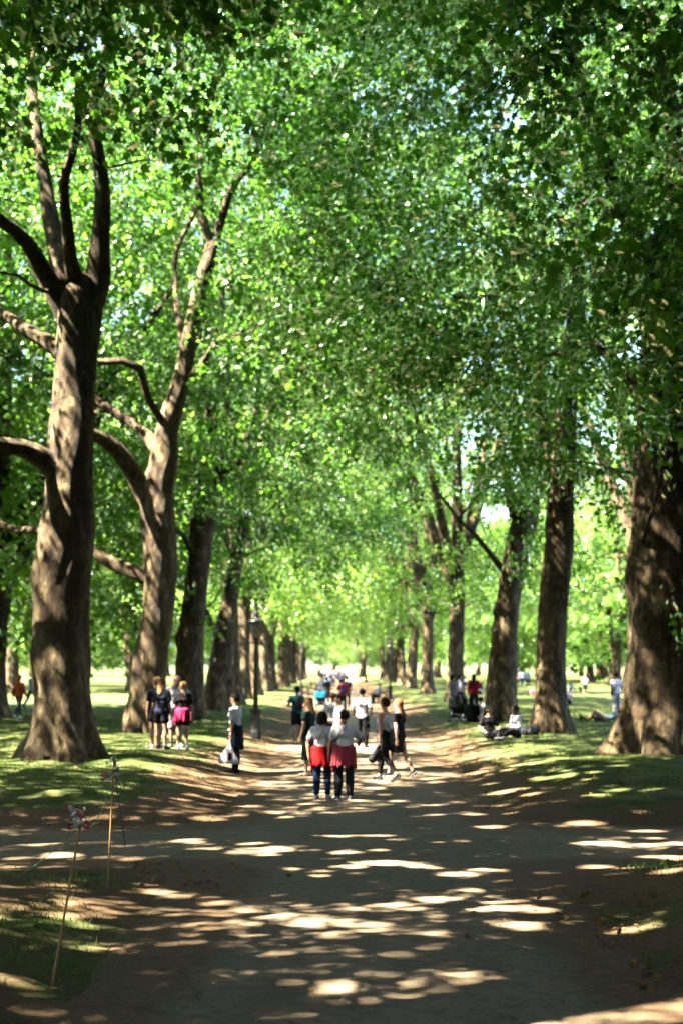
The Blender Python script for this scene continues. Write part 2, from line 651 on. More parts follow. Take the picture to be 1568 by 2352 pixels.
# gaps cut into crowns to throw sun flecks on the path: ground positions, rasterised
_fr = np.random.RandomState(31)
_GX, _GY, _GS = -9.0, 5.0, 0.05
GAPS = np.zeros((480, 800), bool)        # x by y
_hz = np.array([sdir.x, sdir.y]) / math.hypot(sdir.x, sdir.y)
_fc = np.stack([_fr.uniform(-6.5, 5.6, 235), 8.2 * (42 / 8.2) ** (_fr.rand(235) ** 0.75)], -1)
for _c in _fc:
    for _ in range(_fr.randint(2, 7) if _c[1] > 17 else _fr.randint(1, 4)):
        fx, fy = _c[0] + _fr.normal(0, 0.75), _c[1] + _fr.normal(0, 0.42)
        fr = 0.11 + 0.14 * _fr.rand() ** 2.2
        ix, iy = int((fx - _GX) / _GS), int((fy - _GY) / _GS)
        w_ = int(fr / _GS / sdir.z) + 2
        x0_, x1_, y0_, y1_ = max(ix - w_, 0), min(ix + w_, 480), max(iy - w_, 0), min(iy + w_, 800)
        if x1_ <= x0_ or y1_ <= y0_:
            continue
        gx_, gy_ = np.meshgrid(_GX + _GS * np.arange(x0_, x1_) - fx, _GY + _GS * np.arange(y0_, y1_) - fy, indexing='ij')
        al = gx_ * _hz[0] + gy_ * _hz[1]
        ac = -gx_ * _hz[1] + gy_ * _hz[0]
        GAPS[x0_:x1_, y0_:y1_] |= (al * sdir.z) ** 2 + ac ** 2 < fr * fr


def shafts(p):
    """True for leaves that stand in one of those gaps."""
    q = p[:, :2] - p[:, 2:3] * np.array([sdir.x, sdir.y]) / sdir.z
    ix = ((q[:, 0] - _GX) / _GS).astype(int)
    iy = ((q[:, 1] - _GY) / _GS).astype(int)
    ok = (ix >= 0) & (ix < 480) & (iy >= 0) & (iy < 800)
    out = np.zeros(len(p), bool)
    out[ok] = GAPS[ix[ok], iy[ok]]
    return out


def foliage(rs, nodes_, centre, sprays, per, size, spread=(0.78, 0.34), simple=False, carve=None):
    c = np.repeat(nodes_, sprays, 0)
    jit = rs.normal(0, 1, c.shape) * np.array([spread[0], spread[0], spread[1]])
    sp = c + jit
    out = sp - centre
    out[:, 2] *= 0.4
    out /= np.linalg.norm(out, axis=1)[:, None] + 1e-9
    L = 0.35 + 0.5 * rs.rand(len(sp))
    t = np.tile(np.linspace(0, 1, per), len(sp))
    o = np.repeat(out, per, 0)
    p = np.repeat(sp, per, 0) + o * (np.repeat(L, per) * t)[:, None]
    p[:, 2] -= 0.30 * t ** 2
    p += rs.normal(0, 0.11, p.shape)
    tl = np.repeat(rs.normal(0, 0.62, (len(sp), 3)), per, 0)
    if carve is not None:
        m = ~shafts(p + np.array(carve))
        p, o, tl = p[m], o[m], tl[m]
    sd = np.cross(o, [0, 0, 1.0]) * np.where(np.arange(len(p)) % 2, 1, -1)[:, None]
    return leaf_cloud(rs, p, o * 0.6 + sd * 0.7, np.full(len(p), size), simple, 0.45, 0.32, tl)


def connect(g, rs, skel, skr, nodes_, r0=0.035, seg=5):
    """Branches from the limbs out to the leafy nodes, each forking from the nearest limb or earlier branch."""
    used_ = np.zeros(len(skel))
    left = np.array([np.min(np.linalg.norm(skel - q, axis=1)) for q in nodes_])
    for k_ in np.argsort(left):
        q = nodes_[k_]
        dv = skel - q
        cost = np.linalg.norm(dv, axis=1) + 1.3 * np.maximum(dv[:, 2] + 0.5, 0) + 0.5 * used_
        k = int(np.argmin(cost))
        a = skel[k]
        near_ = np.linalg.norm(skel - a, axis=1) < 0.9
        used_[near_] += 1
        L = np.linalg.norm(q - a)
        if L < 0.3:
            continue
        mid = a * 0.5 + q * 0.5 + rs.normal(0, 0.10 * L, 3) + np.array([0, 0, 0.06 * L])
        P, r = catmull([a, a * 0.72 + mid * 0.28 + rs.normal(0, 0.05 * L, 3), mid, q], [0, 0, 0, 0], 0.5)
        P[1:-1] += rs.normal(0, 0.035, (len(P) - 2, 3))
        rb = max(min(skr[k] * 0.7, r0 * (0.5 + 0.30 * L)), 0.008)
        rad_ = np.linspace(rb, 0.007, len(P))
        g.tube(P, rad_, seg, cap=False)
        skel = np.vstack([skel, P[len(P) // 3:]])
        skr = np.concatenate([skr, rad_[len(P) // 3:]])
        used_ = np.concatenate([used_, np.zeros(len(P) - len(P) // 3)])


BX, BY = 0, 0


def build_tree(root, seed, trunk, limbs, crown, seg=28, leaf=LEAF, base_flare=0.55, simple=False, step=0.22):
    """trunk and limbs: lists of (x, y, z, r) about the tree's base. crown: dict(nodes, sprays, per, size, zlow, ztop, rad, axis)."""
    rs = np.random.RandomState(seed)
    g = Geo()
    sk, skr = [], []
    P, r = catmull([t[:3] for t in trunk], [t[3] for t in trunk], step)
    g.tube(P, r, seg, bark_disp(seed, 0, base_flare))
    hi = P[:, 2] > 3.2
    sk.append(P[hi])
    skr.append(r[hi])
    for i, lb in enumerate(limbs):
        P, r = catmull([t[:3] for t in lb], [t[3] for t in lb], step * 1.3)
        wob = rs.normal(0, 1, (4, 3))
        tt = np.linspace(0, 1, len(P))[:, None]
        P = P + (wob[0] * np.sin(9 * tt) + wob[1] * np.sin(15 * tt)) * 0.05 * tt
        g.tube(P, r, max(7, seg // 2), bark_disp(seed + 31 * i, -50, 0, 5, 0.05))
        sk.append(P[2:])
        skr.append(r[2:])
    sk, skr = np.vstack(sk), np.concatenate(skr)
    nd = crown_nodes(rs, crown['nodes'], crown['zlow'], crown['ztop'], crown['rad'], axis=crown.get('axis', (0, 0)), hollow=crown.get('hollow', 0.5))
    if crown.get('keep'):
        nd = nd[[bool(crown['keep'](*q)) for q in nd]]
    if len(crown.get('extra', ())):
        nd = np.vstack([nd, np.array(crown['extra'])])
    tips = sk[rs.rand(len(sk)) < crown.get('on_limb', 0.0)]
    connect(g, rs, sk, skr, nd, seg=5 if not simple else 4)
    g.build('trunk', BARK, root)
    if len(tips):
        nd = np.vstack([nd, tips + rs.normal(0, 0.7, tips.shape)])
    c = np.array([crown.get('axis', (0, 0))[0], crown.get('axis', (0, 0))[1], crown['zlow'] + 0.45 * (crown['ztop'] - crown['zlow'])])
    v, f = foliage(rs, nd, c, crown['sprays'], crown['per'], crown['size'], crown.get('spread', (0.78, 0.34)), simple, crown.get('carve'))
    big_mesh('crown', v, f, leaf, root)
    return root


def px_tree(label, seed, base_px, d, trunk, limbs, crown, group='plane trees lining the avenue', seg=32, flare=0.55):
    """A tree whose trunk and limbs are given as (px, py, radius in px, depth offset in m) of the photograph, at its distance D."""
    b0 = at(base_px, 1500, d)
    bx, by = b0.x, d
    bz = gz(bx, by) - 0.08

    def conv(row):
        out = []
        for t in row:
            dy = t[3] if len(t) > 3 else 0.0
            p = at(t[0], t[1], d + dy)
            out.append((p.x - bx, p.y - by, p.z - bz, t[2] * (d + dy) / 3267))
        return out
    tr = conv(trunk)
    tr[0] = (tr[0][0], tr[0][1], -0.1, tr[0][3])
    root = thing('plane_tree', label, 'tree', (bx, by, bz), 0, group)
    crown['carve'] = (bx, by, bz)
    build_tree(root, seed, tr, [conv(x) for x in limbs], crown, seg, base_flare=flare)
    return root


def crown(nodes_=110, sprays=20, per=16, size=0.145, zlow=5.5, ztop=24, rad=7.2, **k):
    return dict(nodes=nodes_, sprays=sprays, per=per, size=size, zlow=zlow, ztop=ztop, rad=rad, **k)


# the trees one can tell apart, traced trunk by trunk and limb by limb
px_tree('massive dark trunked plane tree beside the short marker poles, thickest on the left', 11, 140, 31,
        [(138, 1750, 72), (140, 1700, 70), (143, 1600, 65), (143, 1450, 64), (147, 1300, 60), (158, 1150, 53), (166, 1000, 52), (171, 900, 50), (178, 780, 51), (184, 690, 50), (196, 640, 36)],
        [[(200, 700, 36), (226, 640, 29), (230, 540, 21, -.3), (231, 400, 17, -.6), (228, 250, 15, -1), (236, 100, 12, -1.5), (250, -120, 9, -2)],
         [(168, 700, 34), (142, 610, 27), (120, 520, 21, .4), (104, 430, 17, .7), (88, 300, 14, 1), (70, 130, 10, 1.6), (50, -100, 7, 2)],
         [(180, 680, 24), (163, 600, 16, -.5), (152, 500, 13, -1), (150, 420, 12, -1.4), (172, 320, 10, -2), (182, 180, 8, -2.6)],
         [(160, 730, 30), (110, 640, 23, -.3), (60, 560, 18, -.8), (0, 505, 15, -1.4), (-90, 430, 11, -2)],
         [(165, 830, 24), (110, 785, 20, .5), (50, 750, 17, 1), (0, 720, 14, 1.6), (-100, 670, 10, 2.5)],
         [(150, 1090, 32), (100, 1050, 27, -.2), (55, 1032, 21, -.5), (0, 1022, 18, -1), (-110, 1000, 12, -2)],
         [(140, 1235, 14), (90, 1220, 10, .3), (40, 1213, 9, .6), (-60, 1190, 6, 1)]],
        crown(330, zlow=6.5, ztop=30, rad=8.6, axis=(0.8, 0), on_limb=0.0, keep=lambda x, y, z: (z > 15.8 and y < 0.5) or (z > 13 and y >= 0.5) or (x < -2.5 and z > 9.5) or (y > 3 and z > 10)), seg=44, flare=0.5)
px_tree('brown plane tree with a low crooked limb, directly behind the girls in dark tops', 12, 335, 43,
        [(333, 1700, 40), (336, 1640, 40), (343, 1560, 40), (354, 1470, 38), (365, 1380, 36), (368, 1270, 36), (363, 1190, 37), (362, 1130, 35), (374, 1060, 33), (380, 1005, 28), (400, 930, 24), (420, 860, 20), (440, 760, 18), (456, 680, 17), (476, 610, 17), (490, 555, 14)],
        [[(490, 570, 12), (466, 500, 11), (455, 400, 9), (462, 330, 7, .5), (440, 200, 5, 1), (430, 60, 3, 1.5)],
         [(488, 570, 12), (510, 500, 10), (535, 430, 8, -.5), (580, 370, 7, -1), (602, 310, 6, -1.4), (668, 190, 4, -2)],
         [(362, 1180, 26), (318, 1110, 21), (282, 1050, 18, -.4), (235, 1010, 16, -.8), (170, 960, 10, -1.4)],
         [(372, 1040, 18), (322, 985, 12, .5), (255, 942, 11, 1), (212, 912, 9, 1.4), (150, 860, 6, 2)],
         [(385, 990, 10), (352, 930, 9, -.5), (312, 850, 9, -1), (275, 830, 8, -1.3), (220, 825, 7, -1.6), (150, 830, 4, -2)],
         [(360, 1340, 18), (310, 1315, 15), (262, 1296, 14, .3), (222, 1270, 12, .6), (160, 1225, 7, 1)],
         [(428, 830, 10), (408, 700, 7, .5), (404, 600, 6, .8), (446, 470, 5, 1)],
         [(425, 880, 9), (478, 817, 6, -.5), (520, 770, 5, -1), (585, 755, 3, -1.5)]],
        crown(225, zlow=7, ztop=30, rad=9.2, axis=(1.0, 0), keep=lambda x, y, z: y > 1.0 or z > 18.5 or (x > 4.5 and z > 12)), flare=0.5)
px_tree('olive barked plane tree behind the man in white shorts, third in the left row', 13, 437, 55,
        [(437, 1655, 31), (437, 1560, 29), (441, 1450, 28), (450, 1350, 27), (460, 1260, 26), (471, 1180, 27), (486, 1090, 26), (494, 1010, 18), (487, 930, 15), (472, 840, 12), (466, 760, 10), (480, 600, 8), (500, 430, 5)],
        [[(488, 1110, 20), (508, 1000, 14, .5), (520, 900, 11, 1), (506, 790, 9, 1.4), (512, 660, 6, 2)],
         [(492, 1110, 9), (560, 1050, 6, -1), (622, 1000, 5, -2), (700, 960, 3, -3)],
         [(480, 1110, 11), (432, 1050, 9, .6), (390, 1010, 7, 1), (340, 985, 4, 1.5)],
         [(455, 1290, 8), (420, 1230, 6, -1), (390, 1200, 4, -1.6)]],
        crown(190, zlow=6, ztop=31, rad=9.2, keep=lambda x, y, z: y > 0.8 or z > 12 or x > 3.5), flare=0.5)
px_tree('leaning pale barked plane tree behind the lamp with the tapering lantern', 14, 498, 66,
        [(500, 1640, 29), (503, 1560, 27), (516, 1460, 22), (533, 1350, 18), (549, 1250, 16), (565, 1170, 14), (585, 1060, 10), (592, 900, 7), (600, 700, 4)],
        [[(545, 1290, 10), (522, 1240, 7, 1), (505, 1180, 5, 1.6)], [(560, 1200, 9), (600, 1120, 6, -1), (660, 1050, 4, -2)],
         [(512, 1490, 9), (490, 1440, 8, .5), (470, 1400, 6, 1)]],
        crown(190, zlow=6, ztop=32, rad=9.2), flare=0.4)
px_tree('huge shadowed plane tree with spreading sunlit roots, cropped by the picture edge', 15, 1515, 33.5,
        [(1515, 1735, 84), (1515, 1690, 80), (1515, 1600, 73), (1518, 1500, 72), (1516, 1350, 73), (1521, 1200, 72), (1528, 1050, 70), (1536, 900, 66), (1546, 750, 62), (1556, 600, 56), (1570, 420, 44), (1575, 250, 32)],
        [[(1545, 780, 34), (1480, 600, 24, -1), (1420, 450, 18, -2), (1360, 280, 13, -3), (1300, 60, 9, -4)],
         [(1560, 600, 34), (1620, 420, 24, 1), (1700, 200, 16, 2), (1760, -100, 10, 3)],
         [(1530, 1000, 22), (1460, 900, 14, .8), (1400, 820, 10, 1.6), (1340, 780, 6, 2.4)],
         [(1570, 400, 30), (1530, 200, 20, -.5), (1480, 0, 14, -1), (1440, -200, 9, -2)]],
        crown(190, zlow=6.5, ztop=29, rad=8.6, axis=(-1.0, 0), on_limb=0.08, sprays=21, keep=lambda x, y, z: x > -3 or z > 9.5), seg=48, flare=0.62)
px_tree('straight mossy plane tree behind the seated woman with a hair bun', 16, 1265, 43,
        [(1265, 1695, 40), (1263, 1620, 37), (1265, 1500, 33), (1270, 1400, 32), (1278, 1300, 31), (1285, 1200, 31), (1290, 1100, 31), (1297, 1040, 29), (1301, 950, 24), (1306, 850, 21), (1318, 760, 20), (1325, 690, 20), (1330, 600, 16), (1335, 450, 12), (1340, 250, 8)],
        [[(1322, 710, 17), (1270, 682, 14, -.5), (1200, 690, 10, -1.2), (1150, 685, 8, -1.8), (1040, 680, 4, -3)],
         [(1322, 700, 14), (1262, 640, 12, -.8), (1200, 600, 9, -1.6), (1110, 535, 5, -3)],
         [(1300, 1095, 8), (1380, 1082, 7, .5), (1450, 1085, 4, 1)],
         [(1285, 1090, 15), (1250, 1000, 14, .6), (1240, 900, 13, 1), (1245, 780, 10, 1.4), (1238, 600, 6, 2)],
         [(1310, 820, 10), (1360, 740, 8, 1), (1420, 640, 5, 2)]],
        crown(200, zlow=8.2, ztop=31, rad=9.2, axis=(-0.8, 0), sprays=20, on_limb=0.05), flare=0.5)
px_tree('swaying sunlit plane tree behind the seated man in a black tee', 17, 1150, 52,
        [(1148, 1660, 32), (1148, 1610, 32), (1152, 1540, 32), (1160, 1450, 30), (1171, 1350, 27), (1190, 1250, 28), (1208, 1180, 28), (1218, 1110, 24), (1225, 1040, 16), (1225, 940, 12), (1215, 800, 8)],
        [[(1198, 1215, 18), (1176, 1160, 13), (1160, 1080, 11, .5), (1140, 970, 8, 1), (1095, 800, 4, 2)],
         [(1212, 1150, 18), (1203, 1070, 12, -.6), (1180, 980, 10, -1), (1170, 850, 7, -1.8), (1130, 700, 4, -3)],
         [(1215, 1160, 16), (1245, 1100, 14), (1262, 1040, 11, .5), (1280, 900, 8, 1)],
         [(1162, 1320, 8), (1112, 1255, 6, -.8), (1070, 1210, 5, -1.4), (1010, 1140, 3, -2)]],
        crown(185, zlow=8.2, ztop=32, rad=9.2), flare=0.5)


# plane trees of the avenue that only their place sets apart: four individual builds, copied
def generic_limbs(rs, fork, n_, reach, top, r0):
    out = []
    a0 = rs.rand() * 6.28
    for i in range(n_):
        a = a0 + i * 6.283 / n_ + rs.normal(0, 0.25)
        z0 = fork - 0.8 + 1.2 * rs.rand()
        k = reach * (0.45 + 0.6 * rs.rand())
        zt = fork + (top - fork) * (0.45 + 0.5 * rs.rand())
        c, s = math.cos(a), math.sin(a)
        out.append([(0, 0, z0, r0 * 0.75), (0.25 * k * c, 0.25 * k * s, z0 + 0.25 * (zt - z0) + 0.4, r0 * 0.55), (0.55 * k * c, 0.55 * k * s, z0 + 0.6 * (zt - z0), r0 * 0.36),
                    (0.8 * k * c + rs.normal(0, .3), 0.8 * k * s, z0 + 0.85 * (zt - z0), r0 * 0.2), (k * c, k * s, zt, r0 * 0.07)])
    return out


def generic_tree(seed, name, label, cat, group, H, zlow, rad, fork, r0, crown_kw, leaf=LEAF, simple=False, seg=20):
    rs = np.random.RandomState(seed)
    root = thing(name, label, cat, (0, 0, 0), 0, group)
    lx, ly = rs.normal(0, 0.3, 2)
    tr = [(0, 0, -0.15, r0 * 1.12), (0, 0, 0.5, r0 * 1.05), (lx * .3, ly * .3, fork * 0.4, r0 * 0.92), (lx * .7, ly * .7, fork * 0.75, r0 * 0.85), (lx, ly, fork, r0 * 0.85), (lx * 1.5, ly, fork + (H - fork) * 0.4, r0 * 0.45), (lx * 1.2, ly * 2, fork + (H - fork) * 0.85, r0 * 0.08)]
    build_tree(root, seed, tr, generic_limbs(rs, fork, 6, rad, H, r0), crown(zlow=zlow, ztop=H, rad=rad, **crown_kw), seg, leaf=leaf, base_flare=0.45, simple=simple, step=0.35)
    return root


AV = 'plane trees lining the avenue'
avenue = [(-5.9 if y > 30 else -8.2, y, s) for y, s in ((-19, 'L'), (-7, 'L'), (6, 'L'), (19, 'L'), (76, 'L'), (88, 'L'), (100, 'L'), (112, 'L'), (125, 'L'), (138, 'L'), (151, 'L'), (164, 'L'), (178, 'L'), (192, 'L'), (206, 'L'), (220, 'L'))]
avenue += [(6.3 if y > 30 else 8.4, y, s) for y, s in ((-16, 'R'), (-4, 'R'), (8, 'R'), (20.5, 'R'), (82, 'R'), (105, 'R'), (128, 'R'), (150, 'R'), (172, 'R'), (195, 'R'), (216, 'R'))]
near_proto = [generic_tree(41 + i, 'plane_tree', 'x', 'tree', AV, 26 + i, 8.4 + 1.0 * i, 7.8, 7.5, 0.62, dict(nodes_=170, sprays=34, per=15, size=0.175, spread=(0.72, 0.35))) for i in range(2)]
far_proto = [generic_tree(51 + i, 'plane_tree', 'x', 'tree', AV, 29 + 2 * i, 4.8 + 0.4 * i, 7.8, 5.5 + 0.7 * i, 0.44, dict(nodes_=135, sprays=20, per=13, size=0.19), leaf=LEAF_SUNLIT, simple=True, seg=16) for i in range(3)]
LBL = {76: 'brown trunked plane tree just behind the leaning pale one', 88: 'plane tree trunk showing beside the lamp lantern, sixth along the left row',
       82: 'rough straight plane trunk standing behind the woman in the grey dress', 105: 'slimmer plane tree just beyond the grey dress woman, toward the path', 128: 'plane tree beside the tall lamp at the right of the path'}
ORD = ['seventh', 'eighth', 'ninth', 'tenth', 'eleventh', 'twelfth', 'thirteenth', 'fourteenth', 'fifteenth', 'sixteenth', 'seventeenth', 'eighteenth']
for yy, sd_, simp in ((6, 71, True), (19, 72, False)):  # crowns made tall and dense for shade, sun gaps cut through the leaves
    X, Y = -8.2, yy + 0.2
    Z = gz(X, Y) - 0.05
    t = generic_tree(sd_, 'plane_tree', 'tall leafy plane tree overhanging the crossing from the left, trunk out of view', 'tree', 'overhanging plane trees on the left', 31, 11.2, 8.0, 8.5, 0.66,
                     dict(nodes_=290, sprays=36, per=16, size=0.17, spread=(0.75, 0.35), carve=(X, Y, Z)), simple=simp)
    t.location = (X, Y, Z)
X, Y = 7.9, 21.0
Z = gz(X, Y) - 0.05
t = generic_tree(73, 'plane_tree', 'dark leafy plane tree overhanging the crossing from the right, trunk out of view', 'tree', 'overhanging plane trees on the right', 29, 6.9, 8.0, 8.0, 0.66,
                 dict(nodes_=330, sprays=36, per=16, size=0.165, spread=(0.75, 0.35), keep=lambda x, y, z: x > -4.6 + 0.45 * (12.2 - min(z, 13))))
t.location = (X, Y, Z)
avenue = [q for q in avenue if not (q[0] < 0 and q[1] in (6, 19)) and not (q[0] > 0 and q[1] == 20.5)]
used = set()
rg = random.Random(5)
cnt = {'L': 0, 'R': 0}
for i, (x, y, s) in enumerate(avenue):
    pool = near_proto if y < 30 else far_proto
    pr = pool[i % len(pool)]
    if y < 30:
        lab = f"leafy plane tree overhanging the crossing from the {'left' if s == 'L' else 'right'}, trunk out of view"
        grp = f"overhanging plane trees on the {'left' if s == 'L' else 'right'}"
    else:
        grp = AV
        if y in (112, 113) and False:
            pass
        if y in LBL and ((y in (76, 88)) == (s == 'L')):
            lab = LBL[y]
        else:
            lab = f"{ORD[cnt[s]]} plane tree along the shaded {'left' if s == 'L' else 'right'} row of the avenue"
            cnt[s] += 1
    sc = 0.94 + 0.14 * rg.random()
    X, Y = x + rg.uniform(-.25, .25), y + rg.uniform(-.6, .6)
    Z = gz(X, Y) - 0.05
    if pr.name not in used:
        used.add(pr.name)
        t = pr
        t.location, t.rotation_euler, t.scale = (X, Y, Z), (0, 0, rg.random() * 6.28), (sc, sc, sc)
        t['label'], t['group'] = lab, grp
    else:
        dup(pr, (X, Y, Z), rg.random() * 6.28, (sc, sc, sc * rg.uniform(.94, 1.06)), lab, grp)

# trees standing about the lawns on both sides, branches hanging low
lawn_proto = [generic_tree(61 + i, 'lawn_tree', 'x', 'tree', 'x', 19 + 1.5 * i, 1.9 + 0.5 * i, 7.4, 3.8, 0.5, dict(nodes_=150, sprays=22, per=13, size=0.2), leaf=LEAF_SUNLIT, simple=True, seg=14) for i in range(3)]
sparse_proto = generic_tree(69, 'lawn_tree', 'x', 'tree', 'x', 21, 3.5, 7.4, 4.5, 0.45, dict(nodes_=62, sprays=20, per=13, size=0.17), leaf=LEAF, simple=True, seg=14)
lawn = []
L_, R_, E_ = 'broad trees beyond the left lawn', 'broad trees beyond the sunny right lawn', 'trees closing the far end of the avenue'
for x, y in ((-14.2, 57.5), (-22, 47), (-21, 66), (-27, 58), (-25, 109), (-17, 118), (-24, 128), (-38, 120), (-16, 142), (-28, 150), (-42, 140), (-18, 170), (-34, 176), (-52, 165)):
    lawn.append((x, y, 'dark broad tree at the far left, trunk behind the woman in orange' if x == -14.2 else 'low hanging broad tree beyond the left lawn', L_))
for x, y in ((29, 152), (25, 168), (38, 160), (47, 166), (22, 186), (33, 190), (45, 195), (57, 188), (17, 205), (27, 214), (40, 222), (52, 220), (64, 215), (72, 200), (16, 240), (30, 248), (46, 250), (62, 250), (78, 240)):
    lawn.append((x, y, 'pale sunlit tree standing across the sunny right lawn', R_))
for x in range(-70, 78, 9):
    lawn.append((x + 2 * math.sin(x), 285 + 12 * math.cos(x * 1.7), 'hazy bright tree closing the far end of the avenue', E_))
S_ = 'unseen broad trees added for shade'
lawn += [(x, 335 + 9 * math.sin(x), 'hazy bright tree closing the far end of the avenue', E_) for x in range(-44, 46, 7)]
lawn += [(15.5, 72, 'high crowned tree on the lawn behind the big shadowed trunk', R_), (24, 96, 'second high crowned tree on the lawn behind the big shadowed trunk', R_)]
for x, y in ((-14, -14), (-15, -3), (-19.5, 8), (-25, 16), (-17.5, 29.5), (-29, 28), (-28, 38), (-9, -22), (0, -24), (9, -23), (15, -14), (14.5, -3), (15, 7), (16, 17), (17, 27), (18, 37), (-16, -26), (17, -26), (-8, -14), (8, -13), (0, -15), (-22, -12), (22, -10), (23, 8), (24, 22)):  # unseen trees added to block sun and sky around the camera
    lawn.append((x, y, 'broad tree out of view, added to deepen the shade', S_))
used = set()
for i, (x, y, lab, grp) in enumerate(lawn):
    pr = far_proto[i % 3] if 'high crowned' in lab else sparse_proto if (x, y) == (-17.5, 29.5) else lawn_proto[i % 3]
    if pr in far_proto:
        used.add(pr.name)
    sc = 0.9 + 0.3 * rg.random() + (0.15 if grp == S_ else 0.22 if grp == L_ and y < 80 else 0)
    loc, rz = (x, y, gz(x, y) - 0.05), rg.random() * 6.28
    if pr.name not in used:
        used.add(pr.name)
        pr.location, pr.rotation_euler, pr.scale = loc, (0, 0, rz), (sc, sc, sc)
        pr['label'], pr['group'] = lab, grp
    else:
        dup(pr, loc, rz, (sc, sc, sc), lab, grp)
#@@PART2
# ------------------------------------------------------------------ figures: bodies and clothes as smooth surfaces round posed bones


def surface(prims, vox, k=0.02, clips=()):
    """Smooth union of tapered capsules and ellipsoids, meshed by surface nets. Prim: (a, b, ra, rb, flat, axis)."""
    P = [(np.array(p[0], float), np.array(p[1], float), p[2], p[3], (p[4] if len(p) > 4 else 1.0), np.array(p[5] if len(p) > 5 else (0, 1, 0), float)) for p in prims]
    mg = 3 * vox + k
    lo = np.min([np.minimum(a - ra, b_ - rb) for a, b_, ra, rb, _, _ in P], 0) - mg
    hi = np.max([np.maximum(a + ra, b_ + rb) for a, b_, ra, rb, _, _ in P], 0) + mg
    n_ = np.ceil((hi - lo) / vox).astype(int) + 2
    F = np.full(n_, 1.0)
    ax = [lo[i] + vox * np.arange(n_[i]) for i in range(3)]
    for a, b_, ra, rb, fl, fx in P:
        l = np.minimum(a - ra, b_ - rb) - mg
        h = np.maximum(a + ra, b_ + rb) + mg
        i0 = np.maximum(((l - lo) / vox).astype(int), 0)
        i1 = np.minimum(((h - lo) / vox).astype(int) + 2, n_)
        X, Y, Z = np.meshgrid(ax[0][i0[0]:i1[0]], ax[1][i0[1]:i1[1]], ax[2][i0[2]:i1[2]], indexing='ij')
        Q = np.stack([X, Y, Z], -1) - a
        D = b_ - a
        L2 = D @ D
        t = np.clip((Q @ D) / L2, 0, 1) if L2 > 1e-9 else np.zeros(X.shape)
        V = Q - t[..., None] * D
        if fl != 1.0:
            c = V @ fx
            V = V + (c * (1 / fl - 1))[..., None] * fx
        d = np.sqrt((V * V).sum(-1)) - (ra + (rb - ra) * t)
        if fl != 1.0:
            d = d * min(1, 0.5 + 0.5 * fl)
        S = F[i0[0]:i1[0], i0[1]:i1[1], i0[2]:i1[2]]
        hh = np.clip(0.5 + 0.5 * (d - S) / k, 0, 1)
        F[i0[0]:i1[0], i0[1]:i1[1], i0[2]:i1[2]] = d * (1 - hh) + S * hh - k * hh * (1 - hh)
    if clips:
        X, Y, Z = np.meshgrid(*ax, indexing='ij')
        for p, nn in clips:
            F = np.maximum(F, (X - p[0]) * nn[0] + (Y - p[1]) * nn[1] + (Z - p[2]) * nn[2])
    F[[0, -1]] = 1
    F[:, [0, -1]] = 1
    F[:, :, [0, -1]] = 1
    ins = F < 0
    s = [slice(None, -1), slice(1, None)]
    cor = [(i, j, q) for i in (0, 1) for j in (0, 1) for q in (0, 1)]
    cnt_ = sum(ins[s[i], s[j], s[q]].astype(np.int8) for i, j, q in cor)
    act = (cnt_ > 0) & (cnt_ < 8)
    idx = np.argwhere(act)
    ids = np.full(act.shape, -1)
    ids[act] = np.arange(len(idx))
    acc = np.zeros((len(idx), 3))
    w = np.zeros(len(idx))
    for i, a in enumerate(cor):
        for b_ in cor[i + 1:]:
            if sum(abs(a[m] - b_[m]) for m in range(3)) != 1:
                continue
            fa = F[tuple((idx + a).T)]
            fb = F[tuple((idx + b_).T)]
            cr = (fa < 0) != (fb < 0)
            t = np.where(cr, fa / np.where(cr, fa - fb, 1), 0)
            acc += cr[:, None] * (np.array(a) + t[:, None] * (np.array(b_) - np.array(a)))
            w += cr
    v = lo + vox * (idx + acc / w[:, None])
    faces = []
    for m in range(3):
        o1, o2 = [q for q in range(3) if q != m]
        sl_a = [slice(1, -1)] * 3
        sl_b = [slice(1, -1)] * 3
        sl_a[m] = slice(0, -1)
        sl_b[m] = slice(1, None)
        A, B = ins[tuple(sl_a)], ins[tuple(sl_b)]
        e = np.argwhere(A != B)
        if not len(e):
            continue
        sg = A[tuple(e.T)]
        g = e.copy()
        g[:, o1] += 1
        g[:, o2] += 1
        qd = []
        for d1, d2 in ((-1, -1), (0, -1), (0, 0), (-1, 0)):
            c = g.copy()
            c[:, o1] += d1
            c[:, o2] += d2
            qd.append(ids[tuple(c.T)])
        qd = np.stack(qd, -1)
        flip = sg if m != 1 else ~sg
        qd[~flip] = qd[~flip][:, ::-1]
        faces.append(qd)
    f = np.vstack(faces)
    return v, f[(f >= 0).all(1)]


SKIN_L, SKIN_P, SKIN_T, SKIN_D = (0.52, 0.30, 0.19), (0.60, 0.38, 0.27), (0.36, 0.19, 0.11), (0.09, 0.045, 0.028)
WHITE, BLACK, NAVY, RED, PINK = (0.84, 0.83, 0.81), (0.010, 0.010, 0.012), (0.012, 0.018, 0.045), (0.55, 0.012, 0.012), (0.46, 0.065, 0.085)
STAND = dict()


def V3(*a):
    return np.array(a, float)


def unit(v):
    v = np.array(v, float)
    return v / np.linalg.norm(v)


